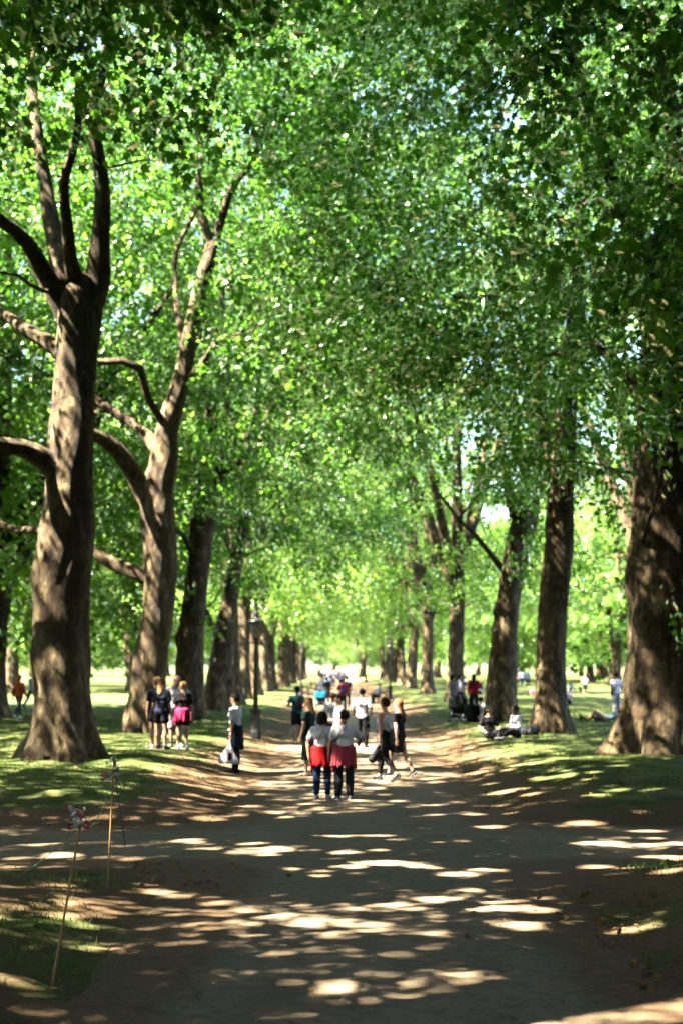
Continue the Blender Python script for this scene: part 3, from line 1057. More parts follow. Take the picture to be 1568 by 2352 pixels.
class Fig:
    """Joints of a 1.70 m figure facing -y, its left hand towards +x."""

    def __init__(s, pose, wide=1.0, fem=False):
        up = unit(pose.get('torso', (0, 0.02, 1)))
        hz = pose.get('hip', 0.90)
        tw = R(pose.get('twist', 0))
        sx = V3(math.cos(tw), math.sin(tw), 0)
        s.up, s.sx = up, sx
        s.fwd = unit(np.cross(up, sx) * 1.0)      # points out of the back for +x side axis
        if s.fwd[1] > 0:
            s.fwd = -s.fwd
        s.w, s.fem = wide, fem
        s.hip = V3(0, 0, hz)
        s.waist = s.hip + up * 0.17
        s.chest = s.hip + up * 0.36
        s.neck = s.hip + up * 0.53
        hl = unit(pose.get('neck', up * 1.0 + V3(0, -0.12, 0)))
        s.head = s.neck + hl * 0.165
        s.look = unit(pose.get('look', (0, -1, 0)))
        s.hup = hl
        sw = (0.165 if fem else 0.185) * (0.5 + 0.5 * wide)
        s.sh = [s.hip + up * 0.462 + sx * sg * sw for sg in (-1, 1)]
        s.hj = [s.hip + V3(sg * 0.088 * (0.5 + 0.5 * wide), 0, -0.02) for sg in (-1, 1)]
        dflt = [((-0.16, 0.03, -1), (-0.04, -0.14, -1)), ((0.16, 0.03, -1), (0.04, -0.14, -1))]
        s.el, s.wr, s.hd = [], [], []
        for i, key in enumerate(('ra', 'la')):
            u, f = pose.get(key, dflt[i])
            e = s.sh[i] + unit(u) * 0.285
            w = e + unit(f) * 0.245
            s.el.append(e)
            s.wr.append(w)
            s.hd.append(unit(f))
        dl = [((-0.04, 0, -1), (-0.01, 0.03, -1)), ((0.04, 0, -1), (0.01, 0.03, -1))]
        s.kn, s.an, s.toe = [], [], []
        for i, key in enumerate(('rl', 'll')):
            q = pose.get(key, dl[i])
            kn = s.hj[i] + unit(q[0]) * 0.415
            an = kn + unit(q[1]) * 0.40
            ft = unit(q[2]) if len(q) > 2 else unit((0.25 * (-1, 1)[i], -1, -0.22))
            s.kn.append(kn)
            s.an.append(an)
            s.toe.append(an + ft * 0.165)
        s.ft = [unit(s.toe[i] - s.an[i]) for i in (0, 1)]

    def torso(s, e=0.0):
        w, u, x, f = s.w, s.up, s.sx, s.fwd
        h = 1.06 if s.fem else 0.97
        wa = 0.9 if s.fem else 1.0
        T = []

        def lat(c, half, r, flat):
            T.append((c - x * half * w, c + x * half * w, r * (0.4 + 0.6 * w) + e, r * (0.4 + 0.6 * w) + e, flat, f))
        lat(s.hip + u * 0.01, 0.062 * h, 0.108 * h, 0.95)
        lat(s.waist - u * 0.04, 0.052 * wa, 0.100, 0.92)
        lat(s.waist + u * 0.05, 0.055 * wa, 0.098, 0.90)
        lat(s.chest, 0.075, 0.108, 0.92)
        lat(s.chest + u * 0.08, 0.090, 0.088, 0.92)
        T.append((s.sh[0] + x * 0.02, s.sh[1] - x * 0.02, 0.050 + e, 0.050 + e))
        T.append((s.chest + u * 0.10, s.neck, 0.075 + e, 0.05 + e))
        for q in s.sh:
            T.append((s.neck - u * 0.03, q + (s.neck - q) * 0.12, 0.044 + e * 0.8, 0.042 + e * 0.8))
        if s.fem:
            for sg in (-1, 1):
                T.append((s.chest + x * sg * 0.075 + f * 0.075 + u * 0.01, s.chest + x * sg * 0.075 + f * 0.075, 0.062 + e, 0.062 + e))
        return T

    def legs(s, e=0.0, upto=2.0, loose=0.0, who=(0, 1)):
        T = []
        w = 0.45 + 0.55 * s.w
        for i in who:
            a, b_, c = s.hj[i], s.kn[i], s.an[i]
            if upto < 1:
                b2 = a + (b_ - a) * upto
                T.append((a, b2, 0.092 * w + e, (0.092 - 0.034 * upto) * w + e + loose))
            else:
                T.append((a, b_, 0.092 * w + e, 0.058 * w + e + loose * 0.5))
                if upto > 1:
                    t = min(upto - 1, 1)
                    c2 = b_ + (c - b_) * t
                    m = b_ + (c - b_) * min(0.34, t)
                    bk = np.cross(np.cross(c - b_, s.ft[i]), c - b_)
                    bk = -unit(bk) * 0.018 if np.linalg.norm(bk) > 1e-6 else 0
                    T.append((b_, m + bk, 0.055 * w + e + loose * 0.5, 0.057 * w + e + loose * 0.7))
                    T.append((m + bk, c2, 0.055 * w + e + loose * 0.7, (0.056 - 0.020 * t) * w + e + loose))
        return T

    def arms(s, e=0.0, upto=2.0, loose=0.0):
        T = []
        w = 0.5 + 0.5 * s.w
        for i in (0, 1):
            a, b_, c = s.sh[i], s.el[i], s.wr[i]
            if upto <= 1:
                T.append((a, a + (b_ - a) * upto, 0.052 * w + e, 0.046 * w + e + loose))
            else:
                T.append((a, b_, 0.050 * w + e, 0.038 * w + e + loose))
                t = upto - 1
                T.append((b_, b_ + (c - b_) * min(.3, t), 0.038 * w + e + loose, 0.040 * w + e + loose))
                if t > .3:
                    T.append((b_ + (c - b_) * .3, b_ + (c - b_) * t, 0.040 * w + e + loose, 0.026 * w + e + loose))
        return T

    def hand(s, i, grip=False):
        """Palm, four fingers of different lengths bent at two knuckles, and a thumb from the side of the palm."""
        d = s.hd[i]
        sd = unit(np.cross(d, V3(0, 1, 0.01) if abs(d[1]) < 0.8 else V3(0, 0, 1)))      # towards the thumb or away from it
        if np.dot(sd, s.fwd if abs(np.dot(sd, s.fwd)) > .2 else -s.sx * (1, -1)[i]) < 0:
            sd = -sd
        side = unit(s.fwd - d * np.dot(s.fwd, d)) if abs(np.dot(s.fwd, d)) < 0.95 else unit(-s.sx * (-1, 1)[i])
        inn = unit(np.cross(d, side)) * 1.0
        if np.dot(inn, s.sx * (1, -1)[i]) < 0:
            inn = -inn
        w = s.wr[i]
        T = [(w, w + d * 0.02, 0.027, 0.028), (w + d * 0.035 - side * 0.022, w + d * 0.085 - side * 0.026, 0.017, 0.015), (w + d * 0.035 + side * 0.02, w + d * 0.085 + side * 0.026, 0.018, 0.015), (w + d * 0.03, w + d * 0.085, 0.019, 0.016)]
        Fg = []
        bend = 1.35 if grip else 0.45
        for j, (o, L) in enumerate(((0.032, 0.072), (0.011, 0.080), (-0.011, 0.074), (-0.032, 0.058))):
            p = w + d * 0.09 + side * o
            a1 = bend * (0.55 + 0.1 * j)
            d1 = d * math.cos(a1) + inn * math.sin(a1)
            q = p + d1 * L * 0.5
            a2 = a1 + bend * 0.8
            d2 = d * math.cos(a2) + inn * math.sin(a2)
            Fg += [(p, q, 0.0088, 0.0082), (q, q + d2 * L * 0.5, 0.0082, 0.0070)]
        p = w + d * 0.03 + side * 0.03
        q = p + unit(d * 0.75 + side * 0.65 + inn * 0.35) * 0.038
        Fg += [(p, q, 0.0115, 0.0100), (q, q + unit(d * 0.9 + inn * 0.5) * 0.030, 0.0098, 0.0082)]
        return T + Fg

    def face(s):
        h, f, u = s.head, s.look, s.hup
        u = unit(u - f * np.dot(u, f) * 0.7)
        sd = unit(np.cross(f, u))
        s.hsd, s.hu2 = sd, u
        T = [(s.neck - s.up * 0.03, h - u * 0.05 - f * -0.0, 0.055, 0.052),
             (h + u * 0.025 - f * 0.012, h + u * 0.025 + f * 0.010, 0.088, 0.080, 0.90, sd),
             (h - u * 0.045 + f * 0.028, h - u * 0.07 + f * 0.040, 0.062, 0.045, 0.92, sd),
             (h + f * 0.090 + u * 0.012, h + f * 0.108 - u * 0.022, 0.010, 0.014),
             (h + f * 0.083 + u * 0.022 - sd * 0.03, h + f * 0.083 + u * 0.022 + sd * 0.03, 0.014, 0.014),
             (h + f * 0.076 - u * 0.052 - sd * 0.014, h + f * 0.076 - u * 0.052 + sd * 0.014, 0.012, 0.012),
             (h + f * 0.062 - u * 0.088, h + f * 0.066 - u * 0.09, 0.020, 0.018)]
        for sg in (-1, 1):
            T.append((h + sd * sg * 0.078 + u * 0.012, h + sd * sg * 0.083 - u * 0.02, 0.016, 0.012, 0.8, sd))
        return T


def place_mesh(name, v, f, mat, parent):
    return big_mesh(name, v, f, mat, parent, smooth=True)


def person(px, py, H, face, pose, wear, label, skin=SKIN_L, hair=None, wide=1.0, fem=False, vox=0.013, group=None, spot=None, detail=True):
    """FACE: heading in degrees, 0 towards the camera, 90 to the right, -90 to the left, 180 away."""
    F = Fig(pose, wide, fem)
    k = H / 1.70
    body = F.torso(-0.002) + F.legs(-0.002) + F.arms() + F.face()
    for i in (0, 1):
        a, t = F.an[i], F.toe[i]
        d = F.ft[i]
        dn = unit(V3(0, 0, -1) - d * np.dot(V3(0, 0, -1), d))
        body += [(a, a + dn * 0.045 - d * 0.03, 0.036, 0.032), (a + dn * 0.035, t + dn * 0.012, 0.034, 0.024)]
        if detail:
            body += F.hand(i, pose.get('grip', (0, 0))[i])
        else:
            body += F.hand(i)[:4]
    zmin = min(min(a[2] - ra, b_[2] - rb) for a, b_, ra, rb, *_ in body)
    if 'sit' in pose:
        zmin = F.hip[2] - 0.115
    zmin -= 0.012
    p = spot if spot is not None else place(px, py)
    root = thing('person', label, 'person', (p.x, p.y, p.z), R(face), group)

    def put(name, prims, col, kk=0.02, clips=(), rough=0.8, vx=None):
        v, f = surface(prims, vx or vox, kk, clips)
        v = (v - V3(0, 0, zmin)) * k
        return place_mesh(name, v, f, col if not isinstance(col, tuple) else plain('cloth', col, rough, 0.10, 22), root)
    put('body', body, plain('skin', skin, 0.55, 0.06), 0.012, vx=vox * 0.8 if detail else vox)
    u, fw, sx = F.up, F.fwd, F.sx
    for it in wear:
        nm, col = it[0], it[1]
        arg = it[2] if len(it) > 2 else None
        if nm in ('tee', 'shirt', 'blouse', 'jacket', 'top'):
            sl_ = {'tee': 0.62, 'shirt': 0.72, 'blouse': 1.9, 'jacket': 1.92, 'top': 0.45}[nm]
            e = 0.024 if nm in ('jacket',) else 0.016
            hem = F.hip - u * (arg if arg is not None else 0.02)
            put(nm if nm != 'top' else 'tee', F.torso(e) + F.arms(e, sl_, 0.010 if sl_ < 1 else 0.004), col, 0.018, [(hem, -u), (F.neck - u * 0.005 + fw * 0.0, unit(u + fw * 0.35))])
        elif nm == 'tank':
            put('tank_top', F.torso(0.012), col, 0.018, [(F.hip - u * 0.02, -u), (F.neck - u * 0.062, unit(u + 0.0 * fw)),
                                                         (F.chest - sx * 0.172 + u * 0.02, unit(u * 0.56 - sx * 0.83)), (F.chest + sx * 0.172 + u * 0.02, unit(u * 0.56 + sx * 0.83))])
            for sg in (-1, 1):
                c = F.sh[0] * (0.5 - 0.30 * sg) + F.sh[1] * (0.5 + 0.30 * sg)
                put('strap', [(c - fw * 0.075 - u * 0.07, c + u * 0.050 - fw * 0.01, 0.017, 0.017), (c + u * 0.050 - fw * 0.01, c + fw * 0.08 - u * 0.06, 0.017, 0.017)], col, 0.01)
        elif nm == 'trousers':
            put('trousers', F.torso(0.010)[:2] + F.legs(0.013, 1.9, arg or 0.004), col, 0.022, [(F.waist, u)])
        elif nm == 'leggings':
            put('leggings', F.torso(0.008)[:2] + F.legs(0.006, 1.80, 0), col, 0.022, [(F.waist, u)])
        elif nm == 'shorts':
            put('shorts', F.torso(0.012)[:2] + F.legs(0.016, arg or 0.55, 0.014), col, 0.022, [(F.waist, u)])
        elif nm == 'dress':
            L, r1 = arg or (0.44, 0.15)
            kc = (F.kn[0] + F.kn[1]) / 2
            hemc = F.hip + unit(kc - F.hip) * L
            wv = [(F.hip + u * 0.02 - sx * 0.05, hemc - sx * 0.06, 0.122, r1, 0.85, fw), (F.hip + u * 0.02 + sx * 0.05, hemc + sx * 0.06, 0.122, r1, 0.85, fw)]
            dn = unit(hemc - F.hip)
            put('dress', F.torso(0.014) + F.arms(0.014, 0.40, 0.008) + wv, col, 0.03, [(hemc, dn), (F.neck - u * 0.02, unit(u + fw * 0.3))])
        elif nm == 'skirt':
            L, r1 = arg or (0.45, 0.17)
            kc = (F.kn[0] + F.kn[1]) / 2
            hemc = F.hip + unit(kc - F.hip) * L
            wv = [(F.hip + u * 0.08 - sx * 0.05, hemc - sx * 0.07, 0.105, r1, 0.85, fw), (F.hip + u * 0.08 + sx * 0.05, hemc + sx * 0.07, 0.105, r1, 0.85, fw)]
            put('skirt', wv, col, 0.03, [(hemc, unit(hemc - F.hip)), (F.waist - u * 0.03, u)])
        elif nm == 'wrap':        # a garment tied about the waist, hanging behind in folds
            L, sk = (arg or (0.36, 0.0))[:2]
            wv = [(F.waist - u * 0.06 - sx * 0.07 * F.w, F.waist - u * 0.06 + sx * 0.07 * F.w, 0.118, 0.118, 0.92, fw)]
            for j in range(9):
                t = -1 + j / 4
                a = F.waist - u * 0.07 + sx * t * 0.165 * F.w - fw * (0.128 * F.w * (1 - 0.55 * t * t))
                dp = L * (1 - 0.13 * abs(math.sin(j * 2.1))) + 0.04 * abs(t)
                b_ = a - u * dp + sx * t * 0.035 - fw * 0.03 + sx * sk * 0.05
                wv.append((a, b_, 0.036, 0.030 + 0.010 * math.sin(j * 2.7)))
            for sg in (-1, 1):       # the tied sleeves in front
                a = F.waist - u * 0.08 + fw * 0.125
                wv.append((a, a + sx * sg * 0.05 - u * 0.24 + fw * 0.015, 0.024, 0.02))
            for sg in (-1, 1):       # shoulders of the garment drooping at the hips
                a = F.waist - u * 0.1 + sx * sg * 0.165 * F.w
                wv.append((a, a - u * (L + 0.05 + 0.03 * sg) + sx * sg * 0.035 - fw * 0.03, 0.036, 0.026))
            put('tied_garment', wv, col, 0.018)
        elif nm == 'shoes':
            for i in (0, 1):
                a, d = F.an[i], F.ft[i]
                dn = unit(V3(0, 0, -1) - d * np.dot(V3(0, 0, -1), d))
                so_ = put('shoe', [(a - d * 0.01 + dn * 0.01, a + dn * 0.045 - d * 0.035, 0.043, 0.040), (a + dn * 0.040 - d * 0.02, F.toe[i] + dn * 0.016 + d * 0.02, 0.043, 0.033)], col, 0.02,
                          [(a + dn * 0.083, dn), (a - dn * 0.02, -dn)])
                if arg:
                    v, f = surface([(a + dn * 0.075 - d * 0.04, F.toe[i] + dn * 0.042 + d * 0.025, 0.043, 0.037, 0.35, dn)], vox, 0.01)
                    big_mesh('sole', (v - V3(0, 0, zmin)) * k, f, plain('rubber', arg), so_, True)
        elif nm == 'sandals':
            for i in (0, 1):
                a, d = F.an[i], F.ft[i]
                dn = unit(V3(0, 0, -1) - d * np.dot(V3(0, 0, -1), d))
                put('sandal', [(a + dn * 0.078 - d * 0.05, F.toe[i] + dn * 0.040 + d * 0.03, 0.042, 0.040, 0.35, dn), (a + dn * 0.02 + d * 0.09 - sx * 0.03, a + dn * 0.02 + d * 0.09 + sx * 0.03, 0.022, 0.022)], col, 0.008)
        elif nm == 'cap':
            h, f, u2 = F.head, F.look, F.hu2
            put('cap', [(h + u2 * 0.035, h + u2 * 0.055, 0.100, 0.088), (h + u2 * 0.05 + f * 0.08, h + u2 * 0.04 + f * 0.165, 0.06, 0.05, 0.25, u2)], col, 0.012, [(h + u2 * 0.03, -u2)])
        elif nm == 'headscarf':
            h, f, u2 = F.head, F.look, F.hu2
            put('headscarf', [(h + u2 * 0.02, h + u2 * 0.03 - f * 0.01, 0.108, 0.104), (h - f * 0.04, F.neck - u * 0.12 - fw * 0.06, 0.09, 0.10)], col, 0.03, [(h + f * 0.07, f)])
        elif nm == 'sunglasses':
            h, f, u2, sd = F.head, F.look, F.hu2, F.hsd
            put('sunglasses', [(h + f * 0.095 + u2 * 0.012 - sd * 0.035, h + f * 0.095 + u2 * 0.012 + sd * 0.035, 0.018, 0.018, 0.6, f), (h + u2 * 0.02 + sd * 0.08, h + f * 0.08 + u2 * 0.015 + sd * 0.06, 0.006, 0.006), (h + u2 * 0.02 - sd * 0.08, h + f * 0.08 + u2 * 0.015 - sd * 0.06, 0.006, 0.006)], col, 0.008)
        elif nm == 'wristwatch':
            i = arg
            put('wristwatch', [(F.wr[i] - F.hd[i] * 0.03, F.wr[i] - F.hd[i] * 0.01, 0.034, 0.034)], col, 0.005)
        elif nm == 'scarf':
            put('scarf', [(F.neck - sx * 0.05, F.neck + sx * 0.05, 0.062, 0.062), (F.neck + fw * 0.07 - u * 0.03, F.neck + fw * 0.11 - u * 0.16, 0.03, 0.04)], col, 0.02)
    if hair:
        st, hc = hair
        h, f, u2, sd = F.head, F.look, F.hu2, F.hsd
        T = [(h + u2 * 0.035 - f * 0.022, h + u2 * 0.035 + f * 0.006, 0.100, 0.092, 0.93, sd)]
        cl = [(h + u2 * 0.052 + f * 0.06, unit(f * 0.8 - u2 * 0.62)), (h - u2 * 0.055, -u2)]
        if st == 'bob':
            T += [(h - f * 0.03 + u2 * 0.01, h - f * 0.03 - u2 * 0.07, 0.114, 0.112, 0.98, f)]
            cl = [(h + u2 * 0.045 + f * 0.06, unit(f * 0.8 - u2 * 0.5)), (h - u2 * 0.125, -u2)]
        elif st == 'long':
            T += [(h - f * 0.04 - u2 * 0.02, h - f * 0.095 - u2 * 0.25, 0.092, 0.060, 0.75, f), (h - f * 0.08 - u2 * 0.2, h - f * 0.10 - u2 * 0.36, 0.065, 0.030, 0.6, f)]
            cl = [(h + u2 * 0.052 + f * 0.055, unit(f * 0.85 - u2 * 0.5))]
        elif st == 'pony':
            T += [(h - f * 0.10 + u2 * 0.06, h - f * 0.15 + u2 * 0.02, 0.035, 0.045), (h - f * 0.15 + u2 * 0.02, h - f * 0.135 - u2 * 0.20, 0.045, 0.020)]
            cl = [(h + u2 * 0.052 + f * 0.055, unit(f * 0.85 - u2 * 0.55))]
        elif st == 'bun':
            T += [(h + u2 * 0.115 - f * 0.035, h + u2 * 0.14 - f * 0.05, 0.045, 0.038), (h + u2 * 0.04 - f * 0.05, h - u2 * 0.02 - f * 0.06, 0.088, 0.075)]
        elif st == 'short':
            T += [(h + u2 * 0.0 - f * 0.045, h - u2 * 0.03 - f * 0.05, 0.078, 0.060)]
        elif st == 'bald':
            T = [(h + u2 * -0.01 - f * 0.03, h - u2 * 0.03 - f * 0.045, 0.088, 0.07)]
            cl = [(h - f * 0.005, f), (h + u2 * 0.035, u2)]
        v, f = surface(T, vox * 0.8, 0.025, cl)
        hn = v - h
        rough_ = wav(v[:, 0] * 1.0, v[:, 1] + v[:, 2] * 0.35, 95, 3) + 0.7 * wav(v[:, 0] + v[:, 2] * 0.2, v[:, 1], 160, 5)
        v = v + hn / (np.linalg.norm(hn, axis=1)[:, None] + 1e-6) * (0.0055 * rough_)[:, None]
        place_mesh('hair', (v - V3(0, 0, zmin)) * k, f, plain('hair', hc, 0.75, 0.35, 70), root)
    if detail:
        h, f, u2, sd = F.head, F.look, F.hu2, F.hsd
        for sg in (-1, 1):
            c = h + f * 0.083 + u2 * 0.008 + sd * sg * 0.031
            put('eye', [(c, c + f * 0.002, 0.011, 0.011)], plain('eye', (0.03, 0.02, 0.015), 0.2), 0.004, vx=0.005)
        c = h + f * 0.0865 - u2 * 0.052
        put('mouth', [(c - sd * 0.016, c + sd * 0.016, 0.006, 0.006)], plain('lip', (0.30, 0.09, 0.075), 0.5), 0.004, vx=0.005)
    root['_k'] = k
    M = Matrix.Translation((p.x, p.y, p.z)) @ Matrix.Rotation(R(face), 4, 'Z')
    F.world = lambda q: M @ (Vector(q - V3(0, 0, zmin)) * k)
    F.k, F.root, F.p = k, root, p
    return F


def held(name, label, cat, parts, F=None, group=None, vox=0.01, base=None):
    """A carried thing: parts are (name, prims in the figure's own frame, colour, clips, k); stays top-level, with its origin at its own middle."""
    M = None
    allv = []
    built = []
    for nm, prims, col, clips, kk in parts:
        v, f = surface(prims, vox, kk, clips)
        if F is not None:
            v = np.array([tuple(F.world(q)) for q in v])
        built.append((nm, v, f, col))
        allv.append(v)
    allv = np.vstack(allv)
    c = (allv.min(0) + allv.max(0)) / 2
    c[2] = allv[:, 2].min()
    root = thing(name, label, cat, tuple(c), 0, group)
    for nm, v, f, col in built:
        place_mesh(nm, v - c, f, col if not isinstance(col, tuple) else plain('material', col, 0.6), root)
    return root


ARM_HIP_L = ((0.55, 0.25, -0.75), (-0.75, -0.35, -0.35))
ARM_HIP_R = ((-0.55, 0.25, -0.75), (0.75, -0.35, -0.35))
PHONE_R = ((-0.45, -0.15, -0.9), (0.1, -0.9, 0.5))
PHONE_L = ((0.45, -0.15, -0.9), (-0.1, -0.9, 0.5))
FRONT_R = ((-0.2, -0.1, -1), (0.45, -0.9, 0.05))
FRONT_L = ((0.2, -0.1, -1), (-0.45, -0.9, 0.05))
WALK_A = dict(rl=((-0.03, -0.42, -0.9), (0, -0.12, -1)), ll=((0.03, 0.28, -0.95), (0, 0.62, -0.8), (0.1, -0.75, -0.75)), ra=((-0.15, 0.35, -1), (-0.05, 0.1, -1)), la=((0.15, -0.35, -1), (0.05, -0.6, -1)))
WALK_B = dict(ll=((0.03, -0.36, -0.92), (0, -0.08, -1)), rl=((-0.03, 0.25, -0.95), (0, 0.55, -0.85), (-0.1, -0.8, -0.7)), la=((0.15, 0.3, -1), (0.05, 0.05, -1)), ra=((-0.15, -0.3, -1), (-0.05, -0.5, -1)))
SIT = dict(sit=1, hip=0.12, torso=(0, 0.10, 1), rl=((-0.35, -0.9, 0.35), (0.75, -0.35, -0.5), (0.6, -0.8, -0.1)), ll=((0.4, -0.9, 0.3), (-0.75, -0.25, -0.5), (-0.6, -0.8, -0.1)), ra=FRONT_R, la=FRONT_L)
SIT_UP = dict(sit=1, hip=0.12, torso=(0, 0.2, 1), rl=((-0.15, -0.75, 0.75), (-0.05, -0.55, -0.9)), ll=((0.15, -0.8, 0.7), (0.05, -0.5, -0.9)), ra=((-0.2, -0.5, -0.8), (0.2, -1, 0)), la=((0.2, -0.5, -0.8), (-0.2, -1, 0)))
SIT_LONG = dict(sit=1, hip=0.12, torso=(0, 0.12, 1), rl=((-0.25, -0.95, 0.12), (0.1, -1, -0.16), (-0.3, -0.7, 0.5)), ll=((0.3, -0.85, 0.35), (-0.7, -0.5, -0.45), (-0.3, -0.9, 0.1)), ra=((-0.35, 0.05, -1), (0.35, -0.75, -0.5)), la=((0.3, -0.25, -0.9), (-0.3, -0.7, -0.4)))
BENCH = dict(hip=0.52, torso=(0, 0.12, 1), rl=((-0.12, -1, -0.05), (0, 0.05, -1)), ll=((0.12, -1, -0.05), (0, 0.05, -1)), ra=FRONT_R, la=FRONT_L)
KNEEL = dict(sit=1, hip=0.30, torso=(0, -0.35, 1), rl=((-0.15, -0.8, -0.45), (0, 0.9, -0.35), (0, 0.5, -0.9)), ll=((0.15, -0.8, -0.45), (0, 0.9, -0.35), (0, 0.5, -0.9)), ra=((-0.2, -0.6, -0.8), (0.2, -0.8, -0.5)), la=((0.2, -0.6, -0.8), (-0.2, -0.8, -0.5)))


def blend(a, **k):
    d = dict(a)
    d.update(k)
    return d


DARKH, BROWNH, BLONDE, GREYH = (0.010, 0.008, 0.007), (0.055, 0.026, 0.012), (0.34, 0.20, 0.08), (0.35, 0.33, 0.30)
SHOE_K = ('shoes', BLACK, (0.5, 0.5, 0.5))

# --- the couple seen from behind
A = person(740, 1836, 1.54, 174, blend(STAND, ra=((-0.28, 0.12, -1), (0.25, -0.5, -0.8)), la=((0.40, 0.1, -0.9), (-0.1, 0.25, -1))),
           [('tee', WHITE, -0.05), ('trousers', (0.016, 0.035, 0.085), 0.0), ('wrap', RED, (0.33, -0.4)), ('shoes', (0.6, 0.58, 0.54), (0.75, 0.74, 0.7))],
           'person seen from behind in white tee, scarlet top tied round the waist, blue jeans', SKIN_T, ('bob', DARKH), 1.10, True, 0.0125)
held('crossbody_bag', 'thin grey strap bag across the back of the person in scarlet wrap', 'bag', [
    ('strap', [(A.sh[0] + A.up * 0.065 + A.sx * 0.06, A.chest + A.up * 0.06 - A.fwd * 0.148 - A.sx * 0.02, 0.010, 0.010), (A.chest + A.up * 0.06 - A.fwd * 0.148 - A.sx * 0.02, A.waist - A.fwd * 0.16 + A.sx * 0.10, 0.010, 0.010), (A.waist - A.fwd * 0.16 + A.sx * 0.10, A.hip + A.sx * 0.19 - A.fwd * 0.06, 0.010, 0.010)], (0.10, 0.09, 0.08), (), 0.004),
    ('pouch', [(A.hip + A.sx * 0.22 - A.up * 0.02, A.hip + A.sx * 0.22 - A.up * 0.12, 0.055, 0.06, 0.6, A.sx)], (0.03, 0.03, 0.03), (), 0.01)], A)
B = person(790, 1838, 1.57, 186, blend(STAND, ra=((-0.62, -0.15, -0.8), (-0.42, -0.62, 0.55)), la=((0.35, 0.15, -1), (0.1, -0.2, -1)), look=(0.35, -0.93, -0.1), grip=(1, 0)),
           [('tee', WHITE, -0.05), ('trousers', (0.012, 0.014, 0.020), 0.016), ('wrap', PINK, (0.34, 0.3)), ('shoes', (0.12, 0.13, 0.15), (0.7, 0.7, 0.7))],
           'person seen from behind in white tee and dusty pink tied cloth, holding a phone', SKIN_T, ('short', DARKH), 1.16, True, 0.0125)
held('crossbody_bag', 'thin dark strap bag on the person in dusty pink wrap', 'bag', [
    ('strap', [(B.neck - B.up * 0.01 - B.fwd * 0.075 - B.sx * 0.05, B.chest + B.up * 0.04 - B.fwd * 0.158 + B.sx * 0.10, 0.010, 0.010), (B.chest + B.up * 0.04 - B.fwd * 0.158 + B.sx * 0.10, B.waist + B.sx * 0.19 - B.fwd * 0.08, 0.010, 0.010)], (0.06, 0.05, 0.05), (), 0.004),
    ('pouch', [(B.hip + B.sx * 0.24, B.hip + B.sx * 0.24 - B.up * 0.1, 0.05, 0.05, 0.6, B.sx)], (0.03, 0.03, 0.03), (), 0.01)], B)
hp = B.wr[0] + B.hd[0] * 0.10
held('phone', 'white edged phone held up by the person in dusty pink wrap', 'phone', [
    ('case', [(hp - V3(0, 0, 0.03), hp + V3(0, -0.02, 0.09), 0.040, 0.040, 0.16, V3(0, 1, 0))], (0.65, 0.65, 0.65), (), 0.004),
    ('screen', [(hp - V3(0, -0.006, 0.02), hp + V3(0, -0.012, 0.08), 0.033, 0.033, 0.14, V3(0, 1, 0))], (0.03, 0.04, 0.05), (), 0.004)], B, vox=0.006)

# --- woman in the long dark green dress
C = person(708, 1783, 1.68, -122, blend(STAND, ra=((-0.1, -0.10, -1), (0.05, -0.35, -1)), la=((0.14, 0.0, -1), (0.0, -0.3, -1)), look=(-0.1, -1, -0.1), rl=((-0.02, 0.04, -1), (0, 0.06, -1))),
           [('dress', (0.010, 0.035, 0.030), (0.56, 0.15)), ('sandals', (0.05, 0.025, 0.015)), ('sunglasses', (0.01, 0.01, 0.01))],
           'woman with long blond hair in a long dark green dress and sandals', SKIN_L, ('long', BLONDE), 1.05, True, 0.013)

# --- the pair striding to the left: tank top woman and companion in black
D = person(884, 1796, 1.72, -128, blend(WALK_A, ra=((-0.12, -0.05, -1), (-0.02, -0.2, -1)), la=((0.12, 0.1, -1), (0.0, -0.1, -1)), look=(-0.05, -1, 0.0)),
           [('tank', WHITE), ('leggings', BLACK), ('wrap', BLACK, (0.34, 0.2)), ('shoes', (0.012, 0.012, 0.013), (0.05, 0.05, 0.05)), ('wristwatch', (0.4, 0.4, 0.4), 1)],
           'striding woman in white tank top with black jacket round her waist and black leggings', (0.60, 0.32, 0.21), ('short', (0.055, 0.024, 0.011)), 1.05, True, 0.013)
held('shoulder_bag', 'olive grey pouch bag slung on the hip of the striding woman in white', 'bag', [
    ('pouch', [(D.waist - D.fwd * 0.17 - D.up * 0.06 - D.sx * 0.02, D.waist - D.fwd * 0.19 - D.up * 0.2, 0.085, 0.10, 0.4, D.fwd)], (0.085, 0.082, 0.060), (), 0.01),
    ('strap', [(D.sh[1] + D.up * 0.07 - D.sx * 0.06, D.waist - D.fwd * 0.16 - D.up * 0.04, 0.011, 0.011)], (0.07, 0.065, 0.05), (), 0.004)], D)
hp = D.wr[1] + D.hd[1] * 0.10
held('folded_jacket', 'black folded jacket hanging from the hand of the woman in tank top', 'jacket', [
    ('cloth', [(hp + V3(0, 0, 0.02), hp + V3(0.03, -0.06, -0.14), 0.03, 0.06), (hp + V3(0.03, -0.06, -0.14), hp + V3(0.05, -0.14, -0.26), 0.06, 0.085), (hp + V3(0, 0, -0.1), hp + V3(0, -0.03, -0.27), 0.04, 0.05)], BLACK, (), 0.03)], D)
E = person(915, 1786, 1.66, -128, blend(WALK_B, look=(0.1, -1, 0)),
           [('dress', (0.012, 0.012, 0.014), (0.36, 0.15)), ('shoes', (0.014, 0.014, 0.016), (0.6, 0.6, 0.6))],
           'walker in a black dress half hidden behind the woman in tank top', SKIN_L, ('long', (0.14, 0.07, 0.03)), 1.0, True, 0.014)

